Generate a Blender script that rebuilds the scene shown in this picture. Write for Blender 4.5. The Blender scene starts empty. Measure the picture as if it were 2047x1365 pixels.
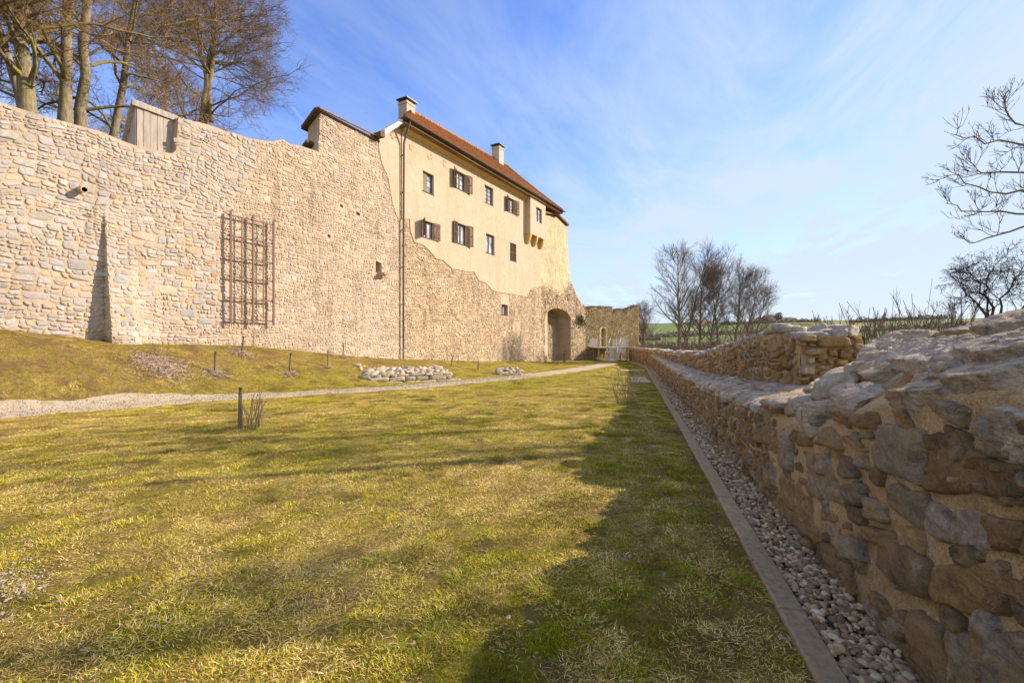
import bpy, math, random
import numpy as np
from mathutils import Vector, geometry
R = math.radians
rng = np.random.default_rng(7)
random.seed(7)
S = bpy.context.scene
COL = S.collection

# ------------------------------------------------------------------ camera, sky, sun, exposure
EYE = 1.6
F = 910.0                       # focal length in pixels of the 2047 px wide photograph
cam_d = bpy.data.cameras.new("camera"); cam = bpy.data.objects.new("camera", cam_d); COL.objects.link(cam)
cam.location = (0, 0, EYE); cam.rotation_euler = (R(90), 0, 0)
cam_d.sensor_width = 36; cam_d.lens = F/2047*36; cam_d.clip_end = 6000; cam_d.clip_start = 0.05
S.camera = cam
S.view_settings.view_transform = 'Standard'; S.view_settings.look = 'None'
S.view_settings.gamma = 1; S.view_settings.exposure = 1.2
SUN_AZ, SUN_EL = 77.0, 29.0     # azimuth clockwise from +Y
az, el = R(SUN_AZ), R(SUN_EL)
sd = Vector((math.sin(az)*math.cos(el), math.cos(az)*math.cos(el), math.sin(el)))
sl = bpy.data.lights.new("sun", 'SUN'); sl.energy = 3.9; sl.angle = R(0.53); sl.color = (1, .85, .70)
so = bpy.data.objects.new("sun", sl); COL.objects.link(so)
so.rotation_euler = sd.to_track_quat('Z', 'Y').to_euler(); so.location = (20, 10, 30)

W = bpy.data.worlds.new("World"); S.world = W; W.use_nodes = True
nt = W.node_tree; nt.nodes.clear()
class N:
    """tiny node helper"""
    def __init__(s, nt): s.nt = nt
    def new(s, t, **k):
        n = s.nt.nodes.new(t)
        for a, b in k.items(): setattr(n, a, b)
        return n
    def put(s, sock, v):
        if v is None: return
        if hasattr(v, 'is_linked') or isinstance(v, bpy.types.NodeSocket): s.nt.links.new(v, sock)
        else: sock.default_value = v
    def m(s, op, a, b=None, c=None, clamp=False):
        n = s.new('ShaderNodeMath', operation=op, use_clamp=clamp)
        for i, v in enumerate((a, b, c)): s.put(n.inputs[i], v)
        return n.outputs[0]
    def vm(s, op, a, b=None, out=0):
        n = s.new('ShaderNodeVectorMath', operation=op)
        s.put(n.inputs[0], a)
        if b is not None:
            if op == 'SCALE': s.put(n.inputs[3], b)
            else: s.put(n.inputs[1], b)
        return n.outputs[out]
    def noise(s, vec, scale, detail=4, rough=.55, dist=0, out=0):
        n = s.new('ShaderNodeTexNoise'); s.put(n.inputs['Vector'], vec)
        n.inputs['Scale'].default_value = scale; n.inputs['Detail'].default_value = detail
        n.inputs['Roughness'].default_value = rough; n.inputs['Distortion'].default_value = dist
        return n.outputs[out]
    def ramp(s, fac, stops):
        n = s.new('ShaderNodeValToRGB'); s.put(n.inputs[0], fac); r = n.color_ramp
        while len(r.elements) < len(stops): r.elements.new(.5)
        for e, (p, c) in zip(r.elements, stops):
            e.position = p; e.color = (c, c, c, 1) if isinstance(c, (int, float)) else (*c, 1)
        return n.outputs[0]
    def mix(s, f, a, b, mode='MIX'):
        n = s.new('ShaderNodeMix', data_type='RGBA', blend_type=mode)
        s.put(n.inputs[0], f)
        for i, v in ((6, a), (7, b)):
            if isinstance(v, tuple): v = (*v[:3], 1)
            s.put(n.inputs[i], v)
        return n.outputs[2]
    def scale(s, vec, v):
        return s.vm('MULTIPLY', vec, v)

w = N(nt)
def px_dir(x, y): return np.array([(x-1023.5)/F, 1.0, (682.5-y)/F])
def px_q(x, y):
    d = px_dir(x, y); return (d[0]/(d[2]+.0001), d[1]/(d[2]+.0001), 0)
sky = w.new('ShaderNodeTexSky', sky_type='NISHITA'); sky.sun_disc = False
sky.sun_elevation = el; sky.sun_rotation = az; sky.altitude = 600; sky.air_density = 1.05; sky.dust_density = .2; sky.ozone_density = 2.6
tc = w.new('ShaderNodeTexCoord'); g = tc.outputs['Generated']
sep = w.new('ShaderNodeSeparateXYZ'); nt.links.new(g, sep.inputs[0])
zc = w.m('MAXIMUM', sep.outputs[2], .03)
q = w.new('ShaderNodeCombineXYZ'); nt.links.new(w.m('DIVIDE', sep.outputs[0], zc), q.inputs[0]); nt.links.new(w.m('DIVIDE', sep.outputs[1], zc), q.inputs[1])
qv = q.outputs[0]
# thin cirrus streaked along one wind direction
mp = w.new('ShaderNodeCombineXYZ'); nt.links.new(w.m('MULTIPLY', w.vm('DOT_PRODUCT', qv, (.36, .93, 0), out=1), .34), mp.inputs[0]); nt.links.new(w.vm('DOT_PRODUCT', qv, (.93, -.36, 0), out=1), mp.inputs[1])
n1 = w.noise(mp.outputs[0], 1.1, 8, .60, 1.5)
n2 = w.noise(qv, .35, 3, .5, .3)
n3 = w.noise(mp.outputs[0], 4.5, 6, .66, .8)
cl = w.m('ADD', w.m('MULTIPLY', n1, .62), w.m('MULTIPLY', n2, .55)); cl = w.m('ADD', cl, w.m('MULTIPLY', n3, .24))
cl = w.ramp(cl, [(.59, 0.0), (.71, .42), (.86, .88)])
# thickening veil of cirrostratus towards the sun side of the sky
side = w.m('ADD', w.m('MULTIPLY', sep.outputs[0], .95), w.m('MULTIPLY', w.m('SUBTRACT', 1.0, zc), .22))
side = w.m('ADD', side, w.m('MULTIPLY', w.m('SUBTRACT', n1, .5), .55))
veil = w.ramp(side, [(0.10, .0), (.48, .34), (.90, .93)])
hz = w.ramp(zc, [(.03, .6), (.16, .35), (.42, .0)])
cov = w.m('ADD', w.m('MULTIPLY', cl, w.m('ADD', .45, w.m('MULTIPLY', veil, .9))), w.m('MULTIPLY', veil, .72))
cov = w.m('ADD', cov, hz, clamp=True)
def contrail(a, b, wid, amp, cov):
    A, B = px_q(*a), px_q(*b)
    ab = (B[0]-A[0], B[1]-A[1], 0); L2 = ab[0]**2+ab[1]**2
    rel = w.vm('SUBTRACT', qv, A)
    t = w.m('DIVIDE', w.vm('DOT_PRODUCT', rel, ab, out=1), L2, clamp=True)
    d = w.vm('LENGTH', w.vm('SUBTRACT', rel, w.vm('SCALE', ab, t)), out=1)
    d = w.m('ADD', d, w.m('MULTIPLY', w.m('SUBTRACT', n3, .5), wid*.9))
    k = w.m('MULTIPLY', w.m('SUBTRACT', 1.0, w.m('DIVIDE', d, wid), clamp=True), amp)
    return w.m('MAXIMUM', cov, w.m('MULTIPLY', k, w.m('ADD', n3, .4)))
for a in (((1762, 530), (1975, 448), .11, 1.0), ((1700, 480), (1975, 440), .12, .55), ((1420, 505), (1570, 432), .10, .75), ((1725, 425), (1905, 350), .035, .6),
          ((585, 215), (640, 285), .012, .35), ((1130, 590), (1300, 545), .12, .7)):
    cov = contrail(*a, cov)
cloud_c = w.vm('MULTIPLY', sky.outputs[0], (1.15, .92, .74))
bright = w.mix(.93, cloud_c, (2.85, 3.4, 4.15))
skyc = w.vm('MULTIPLY', sky.outputs[0], (.80, .90, 1.28))
out = w.mix(cov, skyc, bright)
# unseen bright cloud added behind the camera to fill the shaded sides
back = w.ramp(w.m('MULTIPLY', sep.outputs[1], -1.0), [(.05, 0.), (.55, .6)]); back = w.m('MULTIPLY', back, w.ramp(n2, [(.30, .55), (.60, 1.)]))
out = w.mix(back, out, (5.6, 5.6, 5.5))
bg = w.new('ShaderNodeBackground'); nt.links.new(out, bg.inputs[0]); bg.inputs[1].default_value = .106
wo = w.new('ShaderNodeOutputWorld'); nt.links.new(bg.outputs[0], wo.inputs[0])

# ------------------------------------------------------------------ tools
def tag(o, label=None, cat=None, group=None, kind=None):
    if label: o['label'] = label
    if cat: o['category'] = cat
    if group: o['group'] = group
    if kind: o['kind'] = kind
    return o
def empty(name, loc, label, cat, group=None):
    o = bpy.data.objects.new(name, None); COL.objects.link(o); o.location = loc; o.empty_display_size = .2
    return tag(o, label, cat, group)

def hash3(ix, iy, iz, seed=0):
    h = (ix.astype(np.int64)*374761393 + iy.astype(np.int64)*668265263 + iz.astype(np.int64)*2147483647 + seed*1274126177) & 0xffffffff
    h = ((h ^ (h >> 13))*1274126177) & 0xffffffff
    h = (h ^ (h >> 16)) & 0xffffff
    return h/float(0xffffff)
def vnoise(p, seed=0):
    p = np.asarray(p, float); i = np.floor(p).astype(np.int64); f = p-i; f = f*f*(3-2*f)
    r = 0
    for dx in (0, 1):
        for dy in (0, 1):
            for dz in (0, 1):
                wgt = (f[..., 0] if dx else 1-f[..., 0])*(f[..., 1] if dy else 1-f[..., 1])*(f[..., 2] if dz else 1-f[..., 2])
                r = r+wgt*hash3(i[..., 0]+dx, i[..., 1]+dy, i[..., 2]+dz, seed)
    return r*2-1
def fbm(p, o=4, seed=0, gain=.5):
    p = np.asarray(p, float); a, r, t = 1., 0, 0
    for k in range(o):
        r = r+a*vnoise(p*2**k, seed+k*17); t += a; a *= gain
    return r/t
def xy0(x, y, s=1.): return np.stack([x*s, y*s, np.zeros_like(x)+.5], -1)
def sm(t): t = np.clip(t, 0, 1); return t*t*(3-2*t)

class Acc:
    """collects geometry that becomes ONE mesh object"""
    def __init__(s): s.v = []; s.c = []; s.f = []; s.n = 0
    def add(s, v, f, mat=0, col=None):
        v = np.asarray(v, float).reshape(-1, 3)
        if len(v) == 0: return
        c = np.ones((len(v), 3))*.5 if col is None else np.broadcast_to(np.asarray(col, float), (len(v), 3))
        s.v.append(v); s.c.append(c)
        fs = f if isinstance(f, list) and len(f) and isinstance(f[0], np.ndarray) and f[0].ndim == 2 else None
        if fs is None:
            by = {}
            for q_ in f: by.setdefault(len(q_), []).append(q_)
            fs = [np.array(a) for a in by.values()]
        for a in fs: s.f.append((a+s.n, mat))
        s.n += len(v)
    def box(s, lo, hi, mat=0, col=None, M=None):
        x0, y0, z0 = lo; x1, y1, z1 = hi
        v = np.array([(x, y, z) for z in (z0, z1) for y in (y0, y1) for x in (x0, x1)], float)
        if M is not None: v = M(v)
        s.add(v, [(0, 2, 3, 1), (4, 5, 7, 6), (0, 1, 5, 4), (2, 6, 7, 3), (0, 4, 6, 2), (1, 3, 7, 5)], mat, col)
    def tube(s, pts, rad, n=8, mat=0, col=None, cap=True):
        pts = np.asarray(pts, float); k = len(pts); rad = np.broadcast_to(np.asarray(rad, float), (k,))
        v, f = tubes(pts[None], rad[None], n)
        s.add(v, [f], mat, col)
        if cap:
            s.f.append((np.array([list(range(n))[::-1]])+s.n-n*k, mat)); s.f.append((np.array([list(range(n))])+s.n-n, mat))
    def build(s, name, mats, parent=None, smooth=False, **tg):
        me = bpy.data.meshes.new(name)
        v = np.concatenate(s.v); c = np.concatenate(s.c)
        loops = np.concatenate([a.ravel() for a, _ in s.f]).astype(np.int32)
        tot = np.concatenate([np.full(len(a), a.shape[1]) for a, _ in s.f]).astype(np.int32)
        mi = np.concatenate([np.full(len(a), m_) for a, m_ in s.f]).astype(np.int32)
        st = np.concatenate([[0], np.cumsum(tot)[:-1]]).astype(np.int32)
        me.vertices.add(len(v)); me.vertices.foreach_set('co', v.ravel().astype(np.float32))
        me.loops.add(len(loops)); me.loops.foreach_set('vertex_index', loops)
        me.polygons.add(len(tot)); me.polygons.foreach_set('loop_start', st); me.polygons.foreach_set('loop_total', tot)
        me.polygons.foreach_set('material_index', mi)
        me.polygons.foreach_set('use_smooth', np.full(len(tot), bool(smooth)))
        for m_ in (mats if isinstance(mats, (list, tuple)) else [mats]): me.materials.append(m_)
        at = me.color_attributes.new("Col", 'FLOAT_COLOR', 'POINT')
        at.data.foreach_set('color', np.concatenate([c, np.ones((len(c), 1))], 1).ravel().astype(np.float32))
        me.update(calc_edges=True); me.validate()
        o = bpy.data.objects.new(name, me); COL.objects.link(o)
        if parent is not None:
            o.parent = parent; o.location = -parent.location
        return tag(o, **tg)

def tubes(P, Rr, n=3):
    """P [B,k,3], Rr [B,k] -> verts, quads"""
    B, k, _ = P.shape
    T = np.empty_like(P); T[:, 1:-1] = P[:, 2:]-P[:, :-2]; T[:, 0] = P[:, 1]-P[:, 0]; T[:, -1] = P[:, -1]-P[:, -2]
    T /= np.linalg.norm(T, axis=-1, keepdims=True)+1e-9
    ref = np.where(np.abs(T[:, :1, 2:3]) > .9, np.array([1., 0, 0]), np.array([0, 0, 1.]))
    ref = np.broadcast_to(ref, P.shape)
    U = np.cross(T, ref); U /= np.linalg.norm(U, axis=-1, keepdims=True)+1e-9
    V = np.cross(T, U)
    a = np.arange(n)/n*2*np.pi
    ring = P[:, :, None, :]+Rr[:, :, None, None]*(U[:, :, None, :]*np.cos(a)[None, None, :, None]+V[:, :, None, :]*np.sin(a)[None, None, :, None])
    i = np.arange(B*k*n).reshape(B, k, n); j = np.roll(i, -1, axis=2)
    q_ = np.stack([i[:, :-1], i[:, 1:], j[:, 1:], j[:, :-1]], -1).reshape(-1, 4)
    return ring.reshape(-1, 3), q_

def grid_faces(nu, nv):
    i = np.arange(nu*nv).reshape(nu, nv)
    return np.stack([i[:-1, :-1], i[1:, :-1], i[1:, 1:], i[:-1, 1:]], -1).reshape(-1, 4)

def inside(poly, x, y):
    poly = np.asarray(poly, float); r = np.zeros(np.shape(x), bool)
    x0, y0 = poly[:, 0], poly[:, 1]; x1, y1 = np.roll(x0, -1), np.roll(y0, -1)
    for a, b, c, d in zip(x0, y0, x1, y1):
        if b == d: continue
        r ^= ((b > y) != (d > y)) & (x < (c-a)*(y-b)/(d-b)+a)
    return r

def slab(acc, polys, mapf, o_front, o_back, mat=0, col=None, back=True):
    """polygon with holes in (s,z), given a real thickness"""
    allp = [p for pl in polys for p in pl]
    tri = geometry.tessellate_polygon([[Vector((a, b, 0)) for a, b in pl] for pl in polys])
    P = np.array(allp, float)
    fr = mapf(P[:, 0], P[:, 1], np.full(len(P), o_front)); bk = mapf(P[:, 0], P[:, 1], np.full(len(P), o_back))
    n = len(P); t = np.array([list(q_) for q_ in tri])
    a, b, c = fr[t[:, 0]], fr[t[:, 1]], fr[t[:, 2]]
    nn = np.cross(b-a, c-a); out = (fr[0]-bk[0]); flip = (nn@out) < 0
    t[flip] = t[flip][:, ::-1]
    fs = [t] + ([t[:, ::-1]+n] if back else [])
    qd = []; k = 0
    for pl in polys:
        m_ = len(pl)
        for i in range(m_): qd.append((k+i, k+(i+1) % m_, n+k+(i+1) % m_, n+k+i))
        k += m_
    fs.append(np.array(qd))
    acc.add(np.concatenate([fr, bk]), fs, mat, col)

# ---- stone cells by recursive splitting of wavy courses
def cells(s0, s1, z0, z1, rowh, wmax, hmax, wav=.05, seed=0, jit=.12, asp=2.2):
    r = np.random.default_rng(seed)
    zs = [z0]
    while zs[-1] < z1: zs.append(zs[-1]+rowh*r.uniform(.75, 1.25))
    zs = np.array(zs); out = []
    for i in range(len(zs)-1):
        H = zs[i+1]-zs[i]
        x = s0-r.uniform(0, wmax)
        rects = []
        while x < s1:
            wd = wmax*r.uniform(.7, 2.0); rects.append((x, x+wd, 0., 1.)); x += wd
        while rects:
            a, b, c, d = rects.pop()
            wd, h = b-a, (d-c)*H
            hm = hmax*r.uniform(.55, 1.25); wm = min(wmax, h*asp*r.uniform(.55, 1.3))
            if h > hm: t = r.uniform(.34, .66); m_ = c+(d-c)*t; rects += [(a, b, c, m_), (a, b, m_, d)]
            elif wd > wm: t = r.uniform(.32, .68); m_ = a+wd*t; rects += [(a, m_, c, d), (m_, b, c, d)]
            else: out.append((a, b, i+c, i+d, wd, h))
    o = np.array(out)
    ii = np.arange(len(zs))
    def mapst(x, t):
        z = np.interp(t, ii, zs)
        return np.stack([x+wav*1.2*vnoise(np.stack([x*1.1, z*2.3, x*0+3], -1), seed+5), z+wav*2.0*vnoise(np.stack([x*.9, z*.8, x*0], -1), seed+9)+wav*.6*vnoise(np.stack([x*3.1, z*2.8, x*0], -1), seed+3)], -1)
    Q = np.stack([mapst(o[:, 0], o[:, 2]), mapst(o[:, 1], o[:, 2]), mapst(o[:, 1], o[:, 3]), mapst(o[:, 0], o[:, 3])], 1)
    mn = np.minimum(o[:, 4], o[:, 5])[:, None, None]
    Q += r.uniform(-1, 1, Q.shape)*mn*jit
    return Q

def stones(acc, Q, mapf, cols, gap=.02, h=.03, n=12, rings=((1., -.12), (.92, .72), (.62, 1.0)), rough=.05, seed=0, mat=1, nz=None, tilt=.4, out=1., exr=(3.0, 9)):
    """raise every cell of Q as an irregular stone"""
    r = np.random.default_rng(seed); B = len(Q)
    if B == 0: return
    a = np.arange(n)/n*2*np.pi
    ex = r.uniform(*exr, (B, 1)); ph = r.uniform(0, .4, (B, 1))
    ca, sa = np.cos(a[None]+ph*0), np.sin(a[None]+ph*0)
    rad = (np.abs(ca)**ex+np.abs(sa)**ex)**(-1/ex)
    rad *= 1-rough*r.uniform(0, 2.2, (B, n)); rad *= 1-rough*1.2*np.sin(a[None]*r.integers(2, 4, (B, 1))+r.uniform(0, 6.3, (B, 1)))
    ctr = Q.mean(1); wq = (np.linalg.norm(Q[:, 1]-Q[:, 0], axis=-1)+np.linalg.norm(Q[:, 2]-Q[:, 3], axis=-1))/2
    hq = (np.linalg.norm(Q[:, 3]-Q[:, 0], axis=-1)+np.linalg.norm(Q[:, 2]-Q[:, 1], axis=-1))/2
    gx = np.clip(1-gap/np.maximum(wq, .02), .35, 1)[:, None]; gy = np.clip(1-gap/np.maximum(hq, .02), .35, 1)[:, None]
    hs = h*r.uniform(.35, 1.25, B); tx, ty = r.uniform(-tilt, tilt, (2, B, 1))
    allv = []
    rr = list(rings)+[(0, rings[-1][1])]
    for (k, hh) in rr:
        m_ = n if k > 0 else 1
        u = (ca*rad*k*gx)[:, :m_] if k > 0 else np.zeros((B, 1)); v_ = (sa*rad*k*gy)[:, :m_] if k > 0 else np.zeros((B, 1))
        U, V = (u+1)/2, (v_+1)/2
        P = Q[:, None, 0]*((1-U)*(1-V))[..., None]+Q[:, None, 1]*(U*(1-V))[..., None]+Q[:, None, 2]*(U*V)[..., None]+Q[:, None, 3]*((1-U)*V)[..., None]
        o_ = hs[:, None]*hh*(1+(tx*u+ty*v_ if hh > 0 else 0))
        if nz and hh > 0:
            o_ = o_+nz*fbm(np.stack([P[..., 0]*9, P[..., 1]*9, P[..., 0]*0+seed], -1), 3, seed)*1.0
        allv.append(np.concatenate([P, (o_*out+0*u)[..., None]], -1))
    V = np.concatenate(allv, 1); M_ = V.shape[1]
    X = mapf(V[..., 0].ravel(), V[..., 1].ravel(), V[..., 2].ravel())
    nr = len(rings); base = (np.arange(B)*M_)[:, None]
    fs = []
    ii = np.arange(n); jj = (ii+1) % n
    for k in range(nr-1):
        f = np.stack([ii+k*n, jj+k*n, jj+(k+1)*n, ii+(k+1)*n], -1)
        fs.append((base[:, None]+f[None]).reshape(-1, 4))
    f = np.stack([ii+(nr-1)*n, jj+(nr-1)*n, np.full(n, nr*n)], -1)
    fs.append((base[:, None]+f[None]).reshape(-1, 3))
    C = np.repeat(cols, M_, 0)
    acc.add(X, fs, mat, C)

GREY = [(.35, .34, .34), (.30, .295, .30), (.39, .37, .36), (.36, .315, .265), (.34, .31, .28)]
TAN = [(.45, .35, .24), (.38, .29, .195), (.50, .405, .29), (.32, .245, .17), (.43, .31, .215)]
PINK = [(.42, .31, .235), (.42, .33, .26)]
def pick(B, wg, wt, wp, seed=0, dark=1., var=.12):
    r = np.random.default_rng(seed); wg = np.broadcast_to(wg, (B,))
    t = r.uniform(0, 1, B)
    G, T_, P_ = np.array(GREY), np.array(TAN), np.array(PINK)
    c = np.where((t < wg)[:, None], G[r.integers(0, len(G), B)], np.where((t < 1-wp)[:, None], T_[r.integers(0, len(T_), B)], P_[r.integers(0, len(P_), B)]))
    return c*dark*(1+r.uniform(-var, var, (B, 1)))*(1+r.uniform(-.03, .03, (B, 3)))

# ------------------------------------------------------------------ materials
def mat(name, build, rough=.9, spec=.2):
    m_ = bpy.data.materials.new(name); m_.use_nodes = True
    t = m_.node_tree; b = t.nodes['Principled BSDF']; b.inputs['Roughness'].default_value = rough
    b.inputs['Specular IOR Level'].default_value = spec
    n = N(t); pos = n.new('ShaderNodeNewGeometry').outputs['Position']
    r = build(n, pos, b)
    if isinstance(r, tuple) and len(r) == 2 and hasattr(r[0], 'node'): col, h = r
    else: col, h = r, None
    n.put(b.inputs['Base Color'], (*col, 1) if isinstance(col, tuple) else col)
    if h is not None:
        sock, st, dist = h if isinstance(h, tuple) else (h, .5, .02)
        bp = n.new('ShaderNodeBump'); bp.inputs['Strength'].default_value = st; bp.inputs['Distance'].default_value = dist
        t.links.new(sock, bp.inputs['Height']); t.links.new(bp.outputs[0], b.inputs['Normal'])
    return m_
def vcol(n): return n.new('ShaderNodeVertexColor', layer_name="Col").outputs[0]

def stain(n, p, c, k):
    w_ = n.noise(n.scale(p, (1.5, 1.5, .10)), 1.3, 6, .62); z_ = n.noise(p, .33, 3, .5)
    f_ = n.m('MULTIPLY', n.ramp(w_, [(.50, 0.), (.66, 1.)]), n.ramp(z_, [(.42, 0.), (.62, 1.)]))
    return n.mix(n.m('MULTIPLY', f_, k), c, (.20, .145, .09))
def b_stone(lich=.0, fine=18., d=.02, st=.7, warm=(.50, .38, .24), run=.0, smear=.45):
    def f(n, p, b):
        c = vcol(n); a = n.noise(p, fine, 6, .65); e = n.noise(p, 2.6, 4, .6)
        c = n.mix(1., c, n.ramp(a, [(.25, .62), (.5, 1.0), (.75, 1.35)]), 'MULTIPLY')
        c = n.mix(n.ramp(e, [(.42, 0.), (.66, smear)]), c, warm)
        if run: c = stain(n, p, c, run)
        sp = n.noise(p, fine*4, 3, .7)
        c = n.mix(n.ramp(sp, [(.60, 0.), (.72, .35)]), c, (.16, .13, .10))
        if lich:
            l = n.noise(p, 1.1, 6, .7)
            c = n.mix(n.ramp(l, [(.52, 0.), (.66, lich)]), c, (.30, .24, .07))
        return c, (n.m('ADD', a, n.m('MULTIPLY', n.noise(p, fine*3, 5, .7), .6)), st, d)
    return f
def b_mortar(base=(.53, .42, .275), dk=(.40, .30, .18), fine=30., run=.0):
    def f(n, p, b):
        e = n.noise(p, .55, 6, .62, .4); a = n.noise(p, fine, 5, .7)
        c = n.mix(n.ramp(e, [(.38, 0.), (.66, 1.)]), base, dk)
        c = n.mix(1., c, n.ramp(a, [(.2, .78), (.5, 1.), (.8, 1.18)]), 'MULTIPLY')
        if run: c = stain(n, p, c, run)
        return c, (n.m('ADD', a, n.noise(p, fine*.25, 4, .6)), .8, .025)
    return f
def b_near_stone(n, p, b):
    c = vcol(n); pw = n.vm('ADD', p, n.vm('SCALE', n.noise(p, 2.2, 3, out=1), .35))
    mp_ = n.new('ShaderNodeMapping'); n.nt.links.new(pw, mp_.inputs[0]); mp_.inputs['Rotation'].default_value = (R(18), R(12), 0); mp_.inputs['Scale'].default_value = (9, 9, 26)
    band = n.noise(mp_.outputs[0], 1., 5, .65); a = n.noise(p, 26, 7, .72); sp = n.noise(p, 130, 3, .7); e = n.noise(p, 3.1, 5, .62)
    c = n.mix(1., c, n.ramp(band, [(.28, .58), (.5, .98), (.72, 1.45)]), 'MULTIPLY')
    c = n.mix(1., c, n.ramp(a, [(.25, .6), (.5, 1.), (.75, 1.4)]), 'MULTIPLY')
    c = n.mix(n.ramp(e, [(.42, 0.), (.62, .7)]), c, (.46, .30, .135))
    c = n.mix(n.ramp(n.noise(p, 5.5, 6, .7), [(.55, 0.), (.66, .75)]), c, (.09, .07, .05))
    c = n.mix(n.ramp(n.noise(p, 7.5, 6, .75), [(.58, 0.), (.70, .6)]), c, (.60, .57, .52))
    c = n.mix(n.ramp(sp, [(.58, 0.), (.68, .45)]), c, (.50, .46, .40))
    c = n.mix(n.ramp(n.noise(p, 95, 2, .7), [(.60, 0.), (.70, .6)]), c, (.07, .06, .05))
    return c, (n.m('ADD', n.m('ADD', n.m('MULTIPLY', band, 1.2), a), n.m('MULTIPLY', sp, .35)), 1., .04)
def b_near_mortar(n, p, b):
    e = n.noise(p, 1.3, 6, .65, .3); a = n.noise(p, 75, 4, .75); m2 = n.noise(p, 9, 5, .65)
    c = n.mix(n.ramp(e, [(.36, 0.), (.64, 1.)]), (.90, .66, .33), (.76, .51, .215))
    c = n.mix(n.ramp(m2, [(.35, 0.), (.7, .5)]), c, (.78, .60, .39))
    c = n.mix(1., c, n.ramp(a, [(.25, .50), (.5, 1.), (.75, 1.4)]), 'MULTIPLY')
    g_ = n.noise(p, 170, 2, .6)
    c = n.mix(n.ramp(n.noise(p, 4.2, 6, .72), [(.54, 0.), (.66, .75)]), c, (.44, .28, .13))
    c = n.mix(n.ramp(g_, [(.62, 0.), (.70, .6)]), c, (.62, .56, .48))
    c = n.mix(n.ramp(n.noise(p, 120, 2, .6), [(.62, 0.), (.70, .55)]), c, (.33, .22, .12))
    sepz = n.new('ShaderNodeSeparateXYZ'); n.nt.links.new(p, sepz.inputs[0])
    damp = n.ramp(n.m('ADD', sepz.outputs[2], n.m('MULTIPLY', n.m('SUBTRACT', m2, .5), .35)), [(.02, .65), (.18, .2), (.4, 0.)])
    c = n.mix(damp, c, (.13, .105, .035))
    return c, (n.m('ADD', n.m('ADD', a, n.m('MULTIPLY', m2, 2.2)), g_), 1., .03)
def b_plaster(n, p, b):
    e = n.noise(p, .30, 6, .6, .6); a = n.noise(p, 3.5, 6, .65); st = n.scale(p, (1.2, 1.2, .16)); s_ = n.noise(st, 1.6, 6, .65)
    c = n.mix(n.ramp(e, [(.36, 0.), (.66, 1.)]), (.51, .385, .275), (.455, .335, .23))
    c = n.mix(n.ramp(a, [(.46, 0.), (.66, .6)]), c, (.57, .465, .36))
    c = n.mix(n.ramp(s_, [(.48, 0.), (.66, .55)]), c, (.41, .30, .195))
    c = n.mix(n.ramp(n.noise(p, 6.5, 7, .72), [(.54, 0.), (.64, .5)]), c, (.43, .32, .21))
    c = n.mix(1., c, n.ramp(n.noise(p, 40, 4, .7), [(.2, .92), (.8, 1.06)]), 'MULTIPLY')
    return c, (n.m('ADD', a, n.noise(p, 14, 5, .7)), .45, .05)
def b_tower(n, p, b):
    e = n.noise(p, .38, 6, .68, .5); a = n.noise(p, 2.2, 7, .7)
    c = n.mix(n.ramp(e, [(.34, 0.), (.60, 1.)]), (.60, .46, .28), (.42, .30, .165))
    c = n.mix(n.ramp(a, [(.48, 0.), (.62, .7)]), c, (.70, .59, .44))
    c = n.mix(n.ramp(n.noise(p, 5, 7, .75), [(.56, 0.), (.66, .7)]), c, (.33, .235, .13))
    return c, (n.m('ADD', n.m('MULTIPLY', n.noise(p, 4.5, 6, .7), 2), n.noise(p, 16, 5, .7)), .8, .07)
def b_wood(base, dark, sc=(22, 22, 1.6)):
    def f(n, p, b):
        a = n.noise(n.scale(p, sc), 1., 5, .6); e = n.noise(p, 1.7, 3)
        c = n.mix(n.ramp(a, [(.3, 0.), (.7, 1.)]), dark, base)
        c = n.mix(n.ramp(e, [(.4, 0.), (.7, .4)]), c, tuple(x*.6 for x in base))
        return c, (a, .5, .01)
    return f
def b_plain(c0, var=.15, sc=8., bump=.3):
    def f(n, p, b):
        a = n.noise(p, sc, 5, .6)
        c = n.mix(a, tuple(x*(1-var) for x in c0), tuple(x*(1+var) for x in c0))
        return c, (a, bump, .01)
    return f
def b_tile(n, p, b):
    c = vcol(n); e = n.noise(p, .45, 5, .65, .3); a = n.noise(p, 5, 5, .7)
    c = n.mix(1., c, n.ramp(a, [(.2, .75), (.8, 1.25)]), 'MULTIPLY')
    c = n.mix(n.ramp(e, [(.42, 0.), (.60, .62)]), c, (.245, .205, .065))
    return c, (a, .4, .02)
def b_bark(base, dark, moss, mk=.6):
    def f(n, p, b):
        a = n.noise(n.scale(p, (14, 14, 3.5)), 1., 6, .7); e = n.noise(p, 1.6, 5, .65)
        c = n.mix(n.ramp(a, [(.35, 0.), (.62, 1.)]), dark, base)
        c = n.mix(n.ramp(e, [(.46, 0.), (.58, mk)]), c, moss)
        return c, (a, .9, .03)
    return f
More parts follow.
